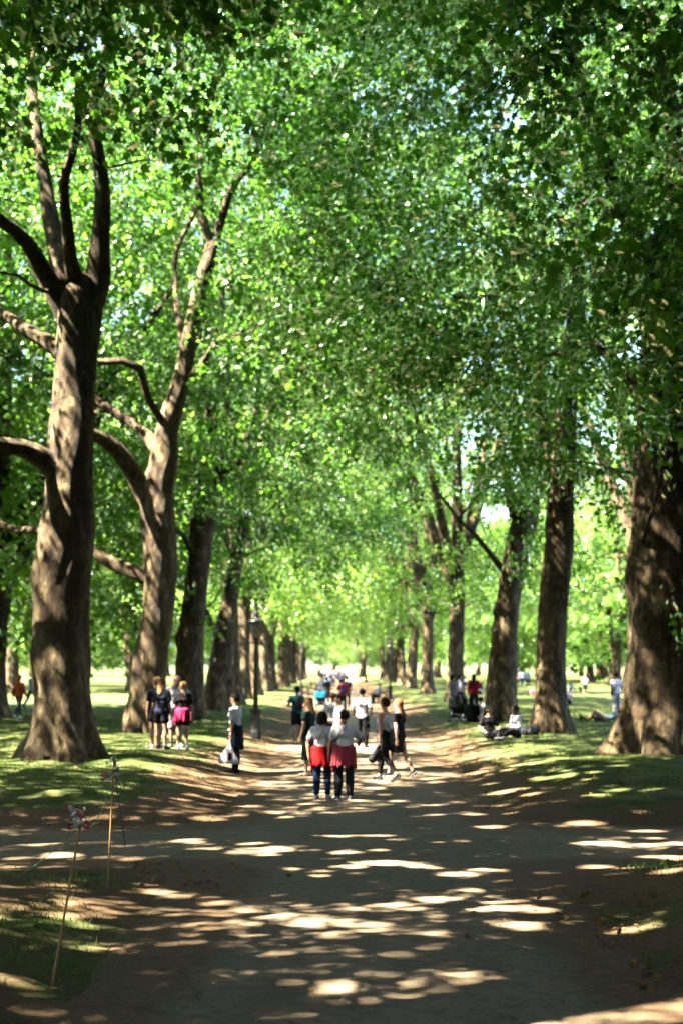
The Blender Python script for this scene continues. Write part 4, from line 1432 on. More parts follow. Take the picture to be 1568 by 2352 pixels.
# --- man with crossed strap, standing on the path
F_ = person(832, 1718, 1.70, 165, blend(STAND, ra=((-0.3, 0.0, -1), (0.2, -0.6, -0.7)), la=((0.4, 0.05, -1), (-0.3, -0.55, -0.6)), look=(0.3, -1, -.2)),
            [('tee', WHITE, 0.07), ('trousers', BLACK, 0.012), ('shoes', BLACK, (0.55, 0.55, 0.55))],
            'stocky man seen from behind in white tee and black trousers with crossed camera strap', SKIN_T, ('short', DARKH), 1.1, False, 0.014)
held('camera', 'black camera at the hip of the stocky man with crossed strap', 'camera', [
    ('camera_body', [(F_.hip + V3(0.26, -0.10, 0.14), F_.hip + V3(0.26, -0.10, 0.08), 0.05, 0.05)], BLACK, (), 0.01),
    ('lens', [(F_.hip + V3(0.27, -0.12, 0.1), F_.hip + V3(0.32, -0.2, 0.06), 0.036, 0.036)], BLACK, (), 0.01),
    ('strap', [(F_.sh[0] + F_.up * 0.07 + F_.sx * 0.06, F_.chest - F_.fwd * 0.155, 0.011, 0.011), (F_.chest - F_.fwd * 0.155, F_.waist + F_.sx * 0.2 - F_.fwd * 0.05, 0.011, 0.011)], (0.03, 0.03, 0.03), (), 0.004)], F_)

# --- the two half hidden behind the couple
person(778, 1760, 1.68, -75, blend(STAND, ra=FRONT_R, la=FRONT_L, look=(0, -1, -.25)),
       [('tee', WHITE, 0.06), ('trousers', (0.02, 0.022, 0.03)), SHOE_K], 'young man in profile with short dark hair behind the couple in white tees', SKIN_L, ('short', DARKH), 1.0, False, 0.014)
person(764, 1735, 1.66, 170, blend(STAND, look=(0.1, -1, -.1)),
       [('tee', WHITE, 0.06), ('shorts', (0.10, 0.02, 0.03)), SHOE_K], 'brown haired person in white tee standing behind the dark haired young man', SKIN_L, ('short', (0.11, 0.045, 0.02)), 1.0, False, 0.015)

# --- man in teal with cap
T_ = person(682, 1701, 1.70, -158, blend(STAND, ra=((-0.4, 0.1, -0.9), (0.2, -0.8, -0.3)), la=ARM_HIP_L, look=(0.3, -1, 0)),
            [('tee', (0.025, 0.22, 0.27), 0.05), ('shorts', BLACK, 0.8), ('sandals', (0.09, 0.04, 0.025)), ('cap', BLACK)],
            'man in teal tee and black cap with one hand on his hip', SKIN_L, ('short', DARKH), 1.08, False, 0.014)
held('backpack', 'dark backpack on the man in teal tee', 'backpack', [
    ('pack', [(T_.chest - T_.fwd * 0.2 + T_.up * 0.04, T_.waist - T_.fwd * 0.21, 0.11, 0.13, 0.7, T_.fwd)], (0.016, 0.018, 0.03), (), 0.02),
    ('strap', [(T_.sh[0] + T_.sx * 0.05 + T_.up * 0.06, T_.sh[0] + T_.sx * 0.06 - T_.fwd * 0.1, 0.016, 0.016)], (0.016, 0.018, 0.03), (), 0.01),
    ('strap', [(T_.sh[1] - T_.sx * 0.05 + T_.up * 0.06, T_.sh[1] - T_.sx * 0.06 - T_.fwd * 0.1, 0.016, 0.016)], (0.016, 0.018, 0.03), (), 0.01)], T_)

# --- the group on the grass by the brown tree
person(357, 1719, 1.68, -150, blend(STAND, ra=((-0.2, -0.1, -1), (0.3, -0.8, -0.3)), look=(0.5, -1, 0)),
       [('tee', (0.014, 0.017, 0.032), 0.1), ('shorts', BLACK, 0.4), ('shoes', (0.3, 0.25, 0.25), (0.5, 0.5, 0.5))], 'girl with blond ponytail mostly hidden behind her long haired friend', SKIN_L, ('pony', BLONDE), 0.95, True, 0.014)
G1 = person(370, 1721, 1.66, 168, blend(STAND, ra=((-0.14, 0, -1), (-0.04, -0.3, -1)), la=((0.14, 0, -1), (0.04, -0.3, -1)), look=(-0.2, -1, 0)),
            [('tee', (0.012, 0.015, 0.030), 0.16), ('shorts', BLACK, 0.42), ('shoes', (0.02, 0.02, 0.03), (0.3, 0.1, 0.1))], 'girl with long light brown hair down her back, navy tee and bare legs', SKIN_L, ('long', (0.26, 0.15, 0.065)), 1.02, True, 0.013)
person(404, 1716, 1.78, 8, blend(STAND, la=((0.55, 0.25, -0.75), (-0.55, -0.35, -0.55)), ra=((-0.25, 0, -1), (0.2, -0.5, -0.8)), look=(0.1, -1, -0.15)),
       [('tee', WHITE, 0.06), ('shorts', (0.66, 0.64, 0.6), 0.95), ('shoes', (0.25, 0.27, 0.3), (0.6, 0.6, 0.6))], 'balding man in white tee and white shorts, hand on hip, facing the girls', (0.55, 0.28, 0.19), ('bald', (0.4, 0.36, 0.3)), 1.08, False, 0.014)
G3 = person(419, 1721, 1.62, 190, blend(STAND, ra=((-0.2, 0.05, -1), (0.3, -0.6, -0.6)), la=((0.2, 0.05, -1), (-0.25, -0.7, -0.5)), look=(0.4, -1, 0)),
            [('tee', BLACK, 0.05), ('shorts', BLACK, 0.5), ('wrap', (0.34, 0.02, 0.075), (0.28, 0.5)), ('shoes', (0.13, 0.17, 0.21), (0.5, 0.5, 0.5))], 'girl with fair ponytail in black top and hot pink garment tied round hips', SKIN_L, ('pony', (0.32, 0.18, 0.075)), 0.98, True, 0.013)
held('shoulder_bag', 'dark maroon shoulder bag on the girl with the hot pink garment', 'bag', [
    ('pouch', [(G3.hip - G3.sx * 0.21 - G3.fwd * 0.06, G3.hip - G3.sx * 0.22 - G3.fwd * 0.06 - G3.up * 0.16, 0.08, 0.10, 0.5, G3.sx)], (0.06, 0.012, 0.018), (), 0.01),
    ('strap', [(G3.sh[1] + G3.up * 0.06 - G3.sx * 0.06, G3.chest - G3.fwd * 0.14, 0.010, 0.010), (G3.chest - G3.fwd * 0.14, G3.hip - G3.sx * 0.17 - G3.fwd * 0.1, 0.010, 0.010)], (0.10, 0.015, 0.02), (), 0.004)], G3)

# --- man with the white carrier bag
O = person(539, 1777, 1.70, -108, blend(STAND, ra=((-0.10, -0.12, -1), (0.0, -0.22, -1)), la=((0.1, 0.05, -1), (0, -0.1, -1)), look=(0, -1, -.05), grip=(0, 1),
                                         rl=((-0.03, -0.03, -1), (0, 0.02, -1)), ll=((0.03, 0.03, -1), (0, 0.06, -1))),
           [('tee', WHITE, 0.02), ('trousers', (0.010, 0.012, 0.016), 0.004), ('wrap', (0.010, 0.014, 0.032), (0.44, 0.1)), ('shoes', (0.02, 0.022, 0.026), (0.03, 0.03, 0.03)), ('wristwatch', (0.5, 0.5, 0.5), 1)],
           'man in white tee with navy jacket round his waist, standing alone by the lamp', SKIN_T, ('short', DARKH), 1.08, False, 0.013)
bp_ = O.wr[1] + O.hd[1] * 0.10
ux = V3(0, 1, 0)
bagr = held('carrier_bag', 'white plastic carrier bag with small printed panel, held by the man alone', 'bag', [
    ('bag', [(bp_ + V3(0.02, -0.01, -0.10), bp_ + V3(0.03, -0.02, -0.26), 0.035, 0.085, 0.75, V3(1, 0, 0)), (bp_ + V3(0.03, -0.20, -0.47), bp_ + V3(0.03, 0.12, -0.48), 0.065, 0.070, 0.9, V3(1, 0, 0)),
             (bp_ + V3(0.03, -0.03, -0.24), bp_ + V3(0.03, -0.19, -0.45), 0.075, 0.075), (bp_ + V3(0.03, -0.01, -0.24), bp_ + V3(0.03, 0.11, -0.45), 0.075, 0.075), (bp_ + V3(0.03, -0.03, -0.28), bp_ + V3(0.03, -0.04, -0.42), 0.09, 0.11, 0.8, V3(1, 0, 0))], (0.78, 0.79, 0.79), [(bp_ + V3(0, 0, -0.525), V3(0, 0, -1))], 0.04),
    ('handle', [(bp_ + V3(-0.01, 0.012, 0), bp_ + V3(0.02, -0.02, -0.15), 0.012, 0.03), (bp_ + V3(0.01, -0.012, 0), bp_ + V3(0.03, -0.03, -0.15), 0.012, 0.03)], (0.66, 0.68, 0.68), (), 0.02),
    ('printed_panel', [(bp_ + V3(0.105, 0.03, -0.31), bp_ + V3(0.118, 0.03, -0.41), 0.050, 0.050, 0.35, V3(1, 0, 0))], (0.55, 0.16, 0.02), (), 0.004),
    ('printed_panel', [(bp_ + V3(0.116, 0.03, -0.32), bp_ + V3(0.129, 0.03, -0.40), 0.040, 0.040, 0.35, V3(1, 0, 0))], (0.006, 0.012, 0.06), (), 0.004)], O)
held('camera', 'small black camera in the hand of the man with the carrier bag', 'camera', [
    ('camera_body', [(O.wr[0] + O.hd[0] * 0.10 + V3(0, -0.03, 0), O.wr[0] + O.hd[0] * 0.10 + V3(0, -0.03, -0.03), 0.045, 0.045)], BLACK, (), 0.01),
    ('lens', [(O.wr[0] + O.hd[0] * 0.10 + V3(0, -0.06, -0.01), O.wr[0] + O.hd[0] * 0.10 + V3(0, -0.14, -0.02), 0.034, 0.034)], BLACK, (), 0.01)], O)

# --- woman in orange on the sunny lawn, and the walker beyond her
person(43, 1652, 1.70, 150, blend(WALK_B, look=(0, -1, 0)), [('blouse', (0.50, 0.11, 0.035), 0.03), ('leggings', (0.045, 0.035, 0.045)), ('shoes', (0.7, 0.68, 0.65))],
       'woman with long red hair and orange top walking across the sunny lawn', SKIN_P, ('long', (0.50, 0.17, 0.055)), 1.0, True, 0.016)
person(72, 1628, 1.7, 140, WALK_A, [('tee', (0.20, 0.30, 0.28), 0.03), ('trousers', (0.03, 0.03, 0.035)), SHOE_K], 'walker in dark trousers beyond the woman in orange', SKIN_L, ('short', BROWNH), 1, False, 0.02, detail=False)

# --- the seated pair on the right bank
V_ = person(1124, 1697, 1.72, 22, blend(SIT_LONG, look=(0.75, -0.75, 0.05), twist=0),
            [('tee', BLACK, 0.03), ('trousers', (0.014, 0.014, 0.018), 0.012), ('shoes', (0.66, 0.66, 0.66))], 'man in black v-neck tee sitting on the grass, turned to his companion', SKIN_L, ('short', DARKH), 1.05, False, 0.0125)
held('water_bottle', 'clear water bottle standing between the two people sitting on the grass', 'bottle', [
    ('bottle', [(V3(0, 0, 0.04), V3(0, 0, 0.17), 0.036, 0.034), (V3(0, 0, 0.17), V3(0, 0, 0.225), 0.03, 0.014)], (0.55, 0.62, 0.62), [(V3(0, 0, 0), V3(0, 0, -1))], 0.01),
    ('cap', [(V3(0, 0, 0.225), V3(0, 0, 0.245), 0.017, 0.017)], (0.25, 0.55, 0.1), (), 0.004)], None).location = place(1150, 1694)
W_ = person(1186, 1694, 1.66, -62, blend(SIT, look=(0, -1, 0.02), torso=(0, -0.05, 1)),
            [('blouse', WHITE, 0.05), ('trousers', (0.012, 0.012, 0.016), 0.012), ('shoes', (0.7, 0.7, 0.7)), ('scarf', (0.02, 0.02, 0.03))], 'woman with hair in a top bun and white shirt sitting cross legged on the grass', SKIN_D, ('bun', DARKH), 1.0, True, 0.0125)
held('rucksack', 'black bag lying against the trunk beside the woman with a top bun', 'bag', [
    ('pack', [(V3(-0.16, 0, 0.12), V3(0.14, 0.02, 0.16), 0.13, 0.15), (V3(0, -0.1, 0.1), V3(0.1, -0.1, 0.1), 0.1, 0.1)], (0.010, 0.011, 0.014), [(V3(0, 0, 0), V3(0, 0, -1))], 0.03),
    ('strap', [(V3(-0.1, -0.1, 0.26), V3(-0.2, -0.16, 0.05), 0.014, 0.014)], (0.02, 0.02, 0.025), (), 0.01)], None).location = place(1217, 1689)

# --- family by the pushchair
person(1040, 1640, 1.64, 120, blend(STAND, ra=((-0.2, -0.2, -1), (0.1, -0.9, -0.2)), la=((0.2, -0.2, -1), (-0.1, -0.9, -0.2))), [('dress', (0.30, 0.30, 0.32), (0.62, 0.16)), ('shoes', BLACK)],
       'woman in long pale grey dress standing by the pushchair', SKIN_L, ('bob', DARKH), 1.1, True, 0.016)
person(1055, 1634, 1.58, 100, blend(STAND, ra=FRONT_R), [('tee', (0.30, 0.35, 0.42), 0.02), ('trousers', (0.015, 0.02, 0.035)), SHOE_K], 'person in pale blue top and navy trousers beside the woman in grey', SKIN_T, ('short', DARKH), 1.0, False, 0.018, detail=False)
person(1088, 1638, 1.62, 170, blend(STAND, ra=ARM_HIP_R), [('jacket', (0.26, 0.010, 0.018), 0.08), ('trousers', BLACK, 0.01), SHOE_K, ('headscarf', BLACK)], 'person in dark red jacket with back turned, standing by the white trunk', SKIN_T, None, 1.1, True, 0.016, detail=False)
person(1083, 1658, 1.62, 160, blend(SIT, hip=0.14), [('jacket', BLACK, 0.1), ('trousers', BLACK, 0.03), ('skirt', BLACK, (0.3, 0.25)), ('headscarf', BLACK), SHOE_K], 'person all in black sitting beside the pushchair, back turned', SKIN_T, None, 1.35, True, 0.016, detail=False)
person(1101, 1657, 1.6, 150, blend(SIT_UP, torso=(0, -0.15, 1)), [('shirt', WHITE, 0.06), ('trousers', NAVY), SHOE_K], 'person in loose white shirt crouched on the grass by the sunlit trunk', SKIN_T, ('short', DARKH), 1.25, False, 0.016, detail=False)

# --- people out on the sunny lawn
person(1415, 1642, 1.74, -150, blend(STAND, ra=((-0.45, -0.1, -0.9), (-0.25, -0.3, -0.9))), [('shirt', (0.70, 0.62, 0.66), 0.10), ('trousers', (0.35, 0.35, 0.36)), SHOE_K], 'man in loose pale shirt standing on the lawn near the big shadowed trunk', SKIN_D, ('short', DARKH), 1.15, False, 0.016, detail=False)
person(1422, 1650, 1.7, 95, blend(SIT, torso=(0, -0.5, 1)), [('shorts', BLACK, 0.8), ('shoes', BLACK)], 'person with bare back bent forward on the grass', SKIN_T, ('short', DARKH), 1.1, False, 0.018, detail=False)
person(1388, 1657, 1.7, -95, dict(sit=1, hip=0.13, torso=(0, 0.95, 0.12), neck=(0, 1, 0.25), look=(0, -0.3, 1), rl=((-0.1, -1, 0.05), (0, -1, -0.1), (0, -0.3, 1)), ll=((0.15, -0.8, 0.6), (0, -0.8, -0.65), (0, -0.8, 0.3)), ra=((-0.4, 0.2, -0.1), (0.3, -0.9, 0.1)), la=((0.4, 0.2, -0.1), (-0.3, -0.9, 0.1))),
       [('tee', (0.28, 0.46, 0.55), 0.02), ('shorts', (0.42, 0.34, 0.26), 0.8), ('shoes', (0.02, 0.02, 0.02))], 'person in light blue tee lying on the grass near the big trunk', SKIN_T, ('short', DARKH), 1.1, False, 0.018, detail=False)
person(1343, 1599, 1.45, 0, blend(STAND, ra=FRONT_R, la=FRONT_L), [('tee', (0.6, 0.6, 0.68), 0.02), ('shorts', (0.02, 0.03, 0.03), 0.8), SHOE_K], 'child in white tee and dark shorts standing alone on the lawn', SKIN_L, ('short', DARKH), 0.9, False, 0.022, detail=False)
person(1307, 1594, 1.6, 30, KNEEL, [('tee', (0.5, 0.55, 0.65), 0.02), ('trousers', (0.02, 0.03, 0.05)), SHOE_K], 'person in pale top crouching on the lawn beside the mossy trunk', SKIN_L, ('short', DARKH), 1.0, False, 0.022, detail=False)
person(1305, 1618, 1.6, -60, SIT_UP, [('tee', (0.6, 0.5, 0.5), 0.02), ('shorts', BLACK, 0.6), SHOE_K], 'person in pink and white sitting on the lawn by the mossy trunk', SKIN_P, ('short', BROWNH), 1.0, False, 0.022, detail=False)
person(1231, 1602, 1.6, 60, dict(SIT, torso=(0, 0.7, 0.7)), [('tee', (0.62, 0.30, 0.30), 0.02), ('trousers', (0.6, 0.4, 0.4)), SHOE_K], 'person in rose pink reclining on the lawn between the two trunks', SKIN_P, ('long', BLONDE), 1.0, True, 0.022, detail=False)
for px, py, hd, ps, c1, lab in ((1186, 1580, 150, WALK_A, (0.30, 0.24, 0.30), 'walker in mauve top, first of three crossing the lawn together'), (1198, 1578, 160, WALK_B, (0.25, 0.36, 0.5), 'walker in blue, middle one of three crossing the lawn together'), (1212, 1581, 170, WALK_A, (0.34, 0.46, 0.58), 'walker in light blue top and dark trousers, last of three crossing the lawn')):
    person(px, py, 1.68, hd, ps, [('tee', c1, 0.02), ('trousers', (0.02, 0.035, 0.06)), SHOE_K], lab, SKIN_T, ('long', DARKH), 1.0, True, 0.022, group='three friends crossing the lawn', detail=False)
person(1068, 1574, 1.68, -40, SIT_UP, [('tee', (0.5, 0.42, 0.45), 0.02), ('trousers', (0.02, 0.02, 0.03)), SHOE_K], 'lone person sitting far out on the open lawn', SKIN_P, ('short', BROWNH), 1.0, False, 0.022, detail=False)
person(1103, 1596, 1.66, -70, SIT_UP, [('tee', (0.62, 0.66, 0.70), 0.02), ('trousers', (0.02, 0.02, 0.03)), SHOE_K], 'person in white tee sitting on the lawn beyond the dark red jacket', SKIN_T, ('short', DARKH), 1.0, False, 0.02, detail=False)
person(1163, 1607, 1.6, 170, blend(STAND), [('tee', (0.66, 0.7, 0.66), 0.02), ('shorts', (0.6, 0.62, 0.6), 0.8), SHOE_K], 'person in pale clothes showing just beside the swaying trunk', SKIN_P, ('short', BLONDE), 1.0, False, 0.022, detail=False)
person(1402, 1566, 1.7, 60, STAND, [('tee', WHITE, 0.02), ('trousers', (0.03, 0.04, 0.06)), SHOE_K], 'distant person in white tee under the pale trees across the lawn', SKIN_T, ('short', DARKH), 1.0, False, 0.028, detail=False)
person(1372, 1562, 1.7, -40, STAND, [('tee', (0.3, 0.1, 0.08), 0.02), ('trousers', (0.03, 0.03, 0.04)), SHOE_K], 'distant person in rust tee under the pale trees across the lawn', SKIN_T, ('short', DARKH), 1.0, False, 0.028, detail=False)

# --- people further along the path
J = person(787, 1637, 1.72, 168, blend(STAND, ra=((-0.2, -0.1, -1), (0.1, -0.7, -0.5))), [('tee', (0.72, 0.035, 0.012), 0.05), ('trousers', (0.02, 0.04, 0.07), 0.004), SHOE_K], 'man in bright orange red tee walking away along the path', SKIN_T, ('short', DARKH), 1.1, False, 0.017, detail=False)
held('backpack', 'navy backpack on the man in bright orange red tee', 'backpack', [('pack', [(J.chest - J.fwd * 0.2 + J.up * 0.04 - J.sx * 0.05, J.waist - J.fwd * 0.21 - J.sx * 0.05, 0.11, 0.13, 0.7, J.fwd)], (0.02, 0.03, 0.12), (), 0.02),
                                                                               ('strap', [(J.sh[0] + J.sx * 0.05 + J.up * 0.06, J.sh[0] + J.sx * 0.06 - J.fwd * 0.1, 0.016, 0.016)], (0.02, 0.03, 0.12), (), 0.01)], J, vox=0.016)
person(797, 1622, 1.72, 175, STAND, [('tee', (0.02, 0.022, 0.05), 0.03), ('trousers', BLACK), SHOE_K], 'man in navy tee just ahead of the orange red tee', SKIN_T, ('short', DARKH), 1.1, False, 0.02, detail=False)
person(804, 1630, 1.66, -60, dict(BENCH), [('tee', (0.5, 0.5, 0.5), 0.02), ('shorts', BLACK, 0.9), SHOE_K], 'person in light grey tee sitting on the bench beside the path', SKIN_L, ('short', DARKH), 1.0, False, 0.02, spot=Vector((2.35, 92.0, 0.02)), detail=False)
person(818, 1630, 1.66, -80, dict(BENCH), [('tee', (0.22, 0.26, 0.32), 0.02), ('trousers', BLACK), SHOE_K], 'person in grey blue top sitting at the near end of the bench', SKIN_L, ('short', DARKH), 1.05, False, 0.02, spot=Vector((2.35, 90.9, 0.02)), detail=False)
person(750, 1622, 1.7, 160, STAND, [('tee', (0.03, 0.03, 0.035), 0.03), ('trousers', (0.03, 0.035, 0.05)), SHOE_K], 'person in black tee pushing along beside the teal pushchair', SKIN_T, ('short', DARKH), 1.15, False, 0.018, detail=False)
person(737, 1618, 1.66, 20, WALK_A, [('tee', WHITE, 0.03), ('shorts', (0.03, 0.03, 0.04), 0.7), SHOE_K], 'person in white tee walking towards the teal pushchair', SKIN_L, ('short', BROWNH), 1.0, False, 0.02, detail=False)
person(754, 1602, 1.72, 180, STAND, [('shirt', (0.20, 0.25, 0.36), 0.06), ('trousers', BLACK), SHOE_K], 'man in slate blue shirt walking away in mid avenue', SKIN_L, ('short', GREYH), 1.1, False, 0.02, detail=False)
rc = random.Random(9)
CROWD = 'walkers far along the avenue'
crowd_cols = [('white tee', WHITE), ('pale blue shirt', (0.35, 0.42, 0.6)), ('lilac top', (0.42, 0.36, 0.55)), ('black tee', BLACK), ('peach top', (0.65, 0.38, 0.28)), ('cream shirt', (0.7, 0.65, 0.5)), ('grey tee', (0.3, 0.3, 0.32)), ('rose top', (0.55, 0.25, 0.28))]
for i, (px, py) in enumerate(((747, 1584), (760, 1586), (768, 1579), (781, 1582), (741, 1573), (752, 1570), (762, 1567), (776, 1569), (790, 1571), (732, 1563), (745, 1561), (756, 1560), (770, 1559), (784, 1561), (797, 1563), (738, 1556), (764, 1555), (778, 1556), (792, 1557), (806, 1559))):
    nm, c = crowd_cols[(i * 3) % 8]
    F1 = (WALK_A, WALK_B, STAND)[i % 3]
    person(px, py, 1.62 + 0.14 * rc.random(), (0, 175, 165, 10)[i % 4], F1, [('tee', c, 0.03), (('trousers', 'shorts')[i % 2], ((0.02, 0.03, 0.05), (0.3, 0.28, 0.25), BLACK)[i % 3]), ('shoes', BLACK)],
           f'distant walker in {nm} amid the strollers far along the avenue', (SKIN_L, SKIN_T)[i % 2], (('short', 'long')[i % 2], (DARKH, BROWNH, BLONDE)[i % 3]), 1.0, bool(i % 2), 0.028, group=CROWD, detail=False)

# ------------------------------------------------------------------ pushchairs, benches, lamps
IRON = plain('black_iron', (0.005, 0.0055, 0.006), 0.7, 0.2, 9)
GLASS, nt, n, l, b = nodes('lantern_pane')
tr_ = n.new('ShaderNodeBsdfTransparent')
tr_.inputs[0].default_value = (0.80, 0.84, 0.78, 1)
gl_ = n.new('ShaderNodeBsdfGlossy')
gl_.inputs['Roughness'].default_value = 0.12
mx_ = n.new('ShaderNodeMixShader')
mx_.inputs[0].default_value = 0.16
l.new(tr_.outputs[0], mx_.inputs[1])
l.new(gl_.outputs[0], mx_.inputs[2])
l.new(mx_.outputs[0], n['Material Output'].inputs['Surface'])
n.remove(b)


def pushchair(label, px, py, rz, hood, base):
    p = place(px, py)
    root = thing('pushchair', label, 'pushchair', p, R(rz))
    mh, mb = plain('cloth', hood), plain('cloth', base)
    v, f = surface([(V3(-0.2, 0.1, 0.78), V3(0.2, 0.1, 0.78), 0.20, 0.20), (V3(-0.2, 0.16, 0.62), V3(0.2, 0.16, 0.62), 0.16, 0.16)], 0.018, 0.04, [(V3(0, -0.06, 0.72), unit((0, -0.8, -0.6)))])
    place_mesh('hood', v, f, mh, root)
    v, f = surface([(V3(-0.17, 0.16, 0.72), V3(-0.17, 0.02, 0.42), 0.06, 0.07), (V3(0.17, 0.16, 0.72), V3(0.17, 0.02, 0.42), 0.06, 0.07), (V3(0, 0.18, 0.70), V3(0, 0.05, 0.42), 0.08, 0.08), (V3(-0.16, 0, 0.42), V3(0.16, 0, 0.42), 0.07, 0.07), (V3(-0.16, -0.28, 0.40), V3(0.16, -0.28, 0.40), 0.05, 0.05), (V3(0, 0, 0.41), V3(0, -0.3, 0.40), 0.09, 0.08)], 0.018, 0.06)
    place_mesh('seat', v, f, mb, root)
    v, f = surface([(V3(-0.2, 0.12, 0.24), V3(0.2, 0.12, 0.24), 0.08, 0.08), (V3(-0.2, -0.12, 0.22), V3(0.2, -0.12, 0.22), 0.07, 0.07)], 0.018, 0.08)
    place_mesh('basket', v, f, mb, root)
    g = Geo()
    for sx in (-0.25, 0.25):
        for P in ([(sx, 0.50, 1.02), (sx, 0.22, 0.66), (sx, -0.36, 0.12)], [(sx, 0.30, 0.12), (sx, 0.02, 0.46)], [(sx, 0.3, 0.12), (sx, -0.36, 0.12)]):
            Q, r = catmull(P, [0.014] * len(P), 0.1)
            g.tube(Q, r, 8)
    g.build('frame', plain('steel', (0.45, 0.45, 0.43), 0.4, 0.1, 9, 0.6), root)
    g = Geo()
    g.tube([(-0.25, 0.5, 1.02), (0, 0.51, 1.03), (0.25, 0.5, 1.02)], [0.018] * 3, 8)
    g.build('handle', IRON, root)
    for sx in (-0.26, 0.26):
        for sy, r in ((0.30, 0.125), (-0.36, 0.10)):
            g = Geo()
            th = np.linspace(0, 2 * math.pi, 22)
            g.tube(np.stack([np.full(22, sx), sy + (r - 0.02) * np.cos(th), r + (r - 0.02) * np.sin(th)], -1), np.full(22, 0.02), 8, cap=False)
            w_ = g.build('wheel', IRON, root)
            g = Geo()
            for kq in range(5):
                a = kq * 1.2566
                g.tube([(sx, sy, r), (sx, sy + (r - .03) * math.cos(a), r + (r - .03) * math.sin(a))], [0.01, 0.008], 6)
            g.build('spoke_rim', plain('steel', (0.45, 0.45, 0.43), 0.4, 0.1, 9, 0.6), w_)
    return root


pushchair('black hooded pushchair with silver frame beside the person in black', 1054, 1659, 150, (0.012, 0.013, 0.015), (0.014, 0.014, 0.016))
pushchair('teal backed pushchair on the path ahead of the couple', 737, 1626, 176, (0.006, 0.12, 0.18), (0.012, 0.012, 0.014))


def bench(label, x, y, rz):
    z = gz(x, y)
    root = thing('park_bench', label, 'bench', (x, y, z), R(rz), 'benches along the path')
    wood = plain('dark_oak', (0.035, 0.024, 0.016), 0.7, 0.3, 5)
    for nm, rows in (('seat', [(-0.20 + 0.10 * i, 0.44) for i in range(5)]), ('backrest', [(0.26 + 0.03 * i, 0.56 + 0.10 * i) for i in range(4)])):
        g = Geo()
        for yy, zz in rows:
            if nm == 'seat':
                g.box((0, yy, zz), (0.85, 0.042, 0.015))
            else:
                g.box((0, yy, zz), (0.85, 0.014, 0.042))
        g.build(nm, wood, root, False)
    for sx in (-0.78, 0.78):
        for sy, h in ((-0.22, 0.44), (0.24, 0.9)):
            g = Geo()
            Q, r = catmull([(sx, sy, 0), (sx, sy + 0.01, 0.3), (sx, sy + (0.11 if h > .5 else 0), h)], [0.03] * 3, 0.1)
            g.tube(Q, r, 8)
            g.build('leg', IRON, root)
        g = Geo()
        Q, r = catmull([(sx, 0.28, 0.66), (sx, 0, 0.68), (sx, -0.24, 0.64), (sx, -0.22, 0.42)], [0.025] * 4, 0.08)
        g.tube(Q, r, 8)
        g.build('armrest', IRON, root)
    return root


def bench_at(px, py, rz, lab):
    p = place(px, py)
    return bench(lab, p.x, p.y, rz)


bench_at(716, 1604, 90, 'dark bench end on the left verge beyond the teal tee')
bench_at(721, 1583, 90, 'second dark bench on the left verge, further than the first')
bench('dark bench with two people sitting on it', 2.55, 91.4, -90)


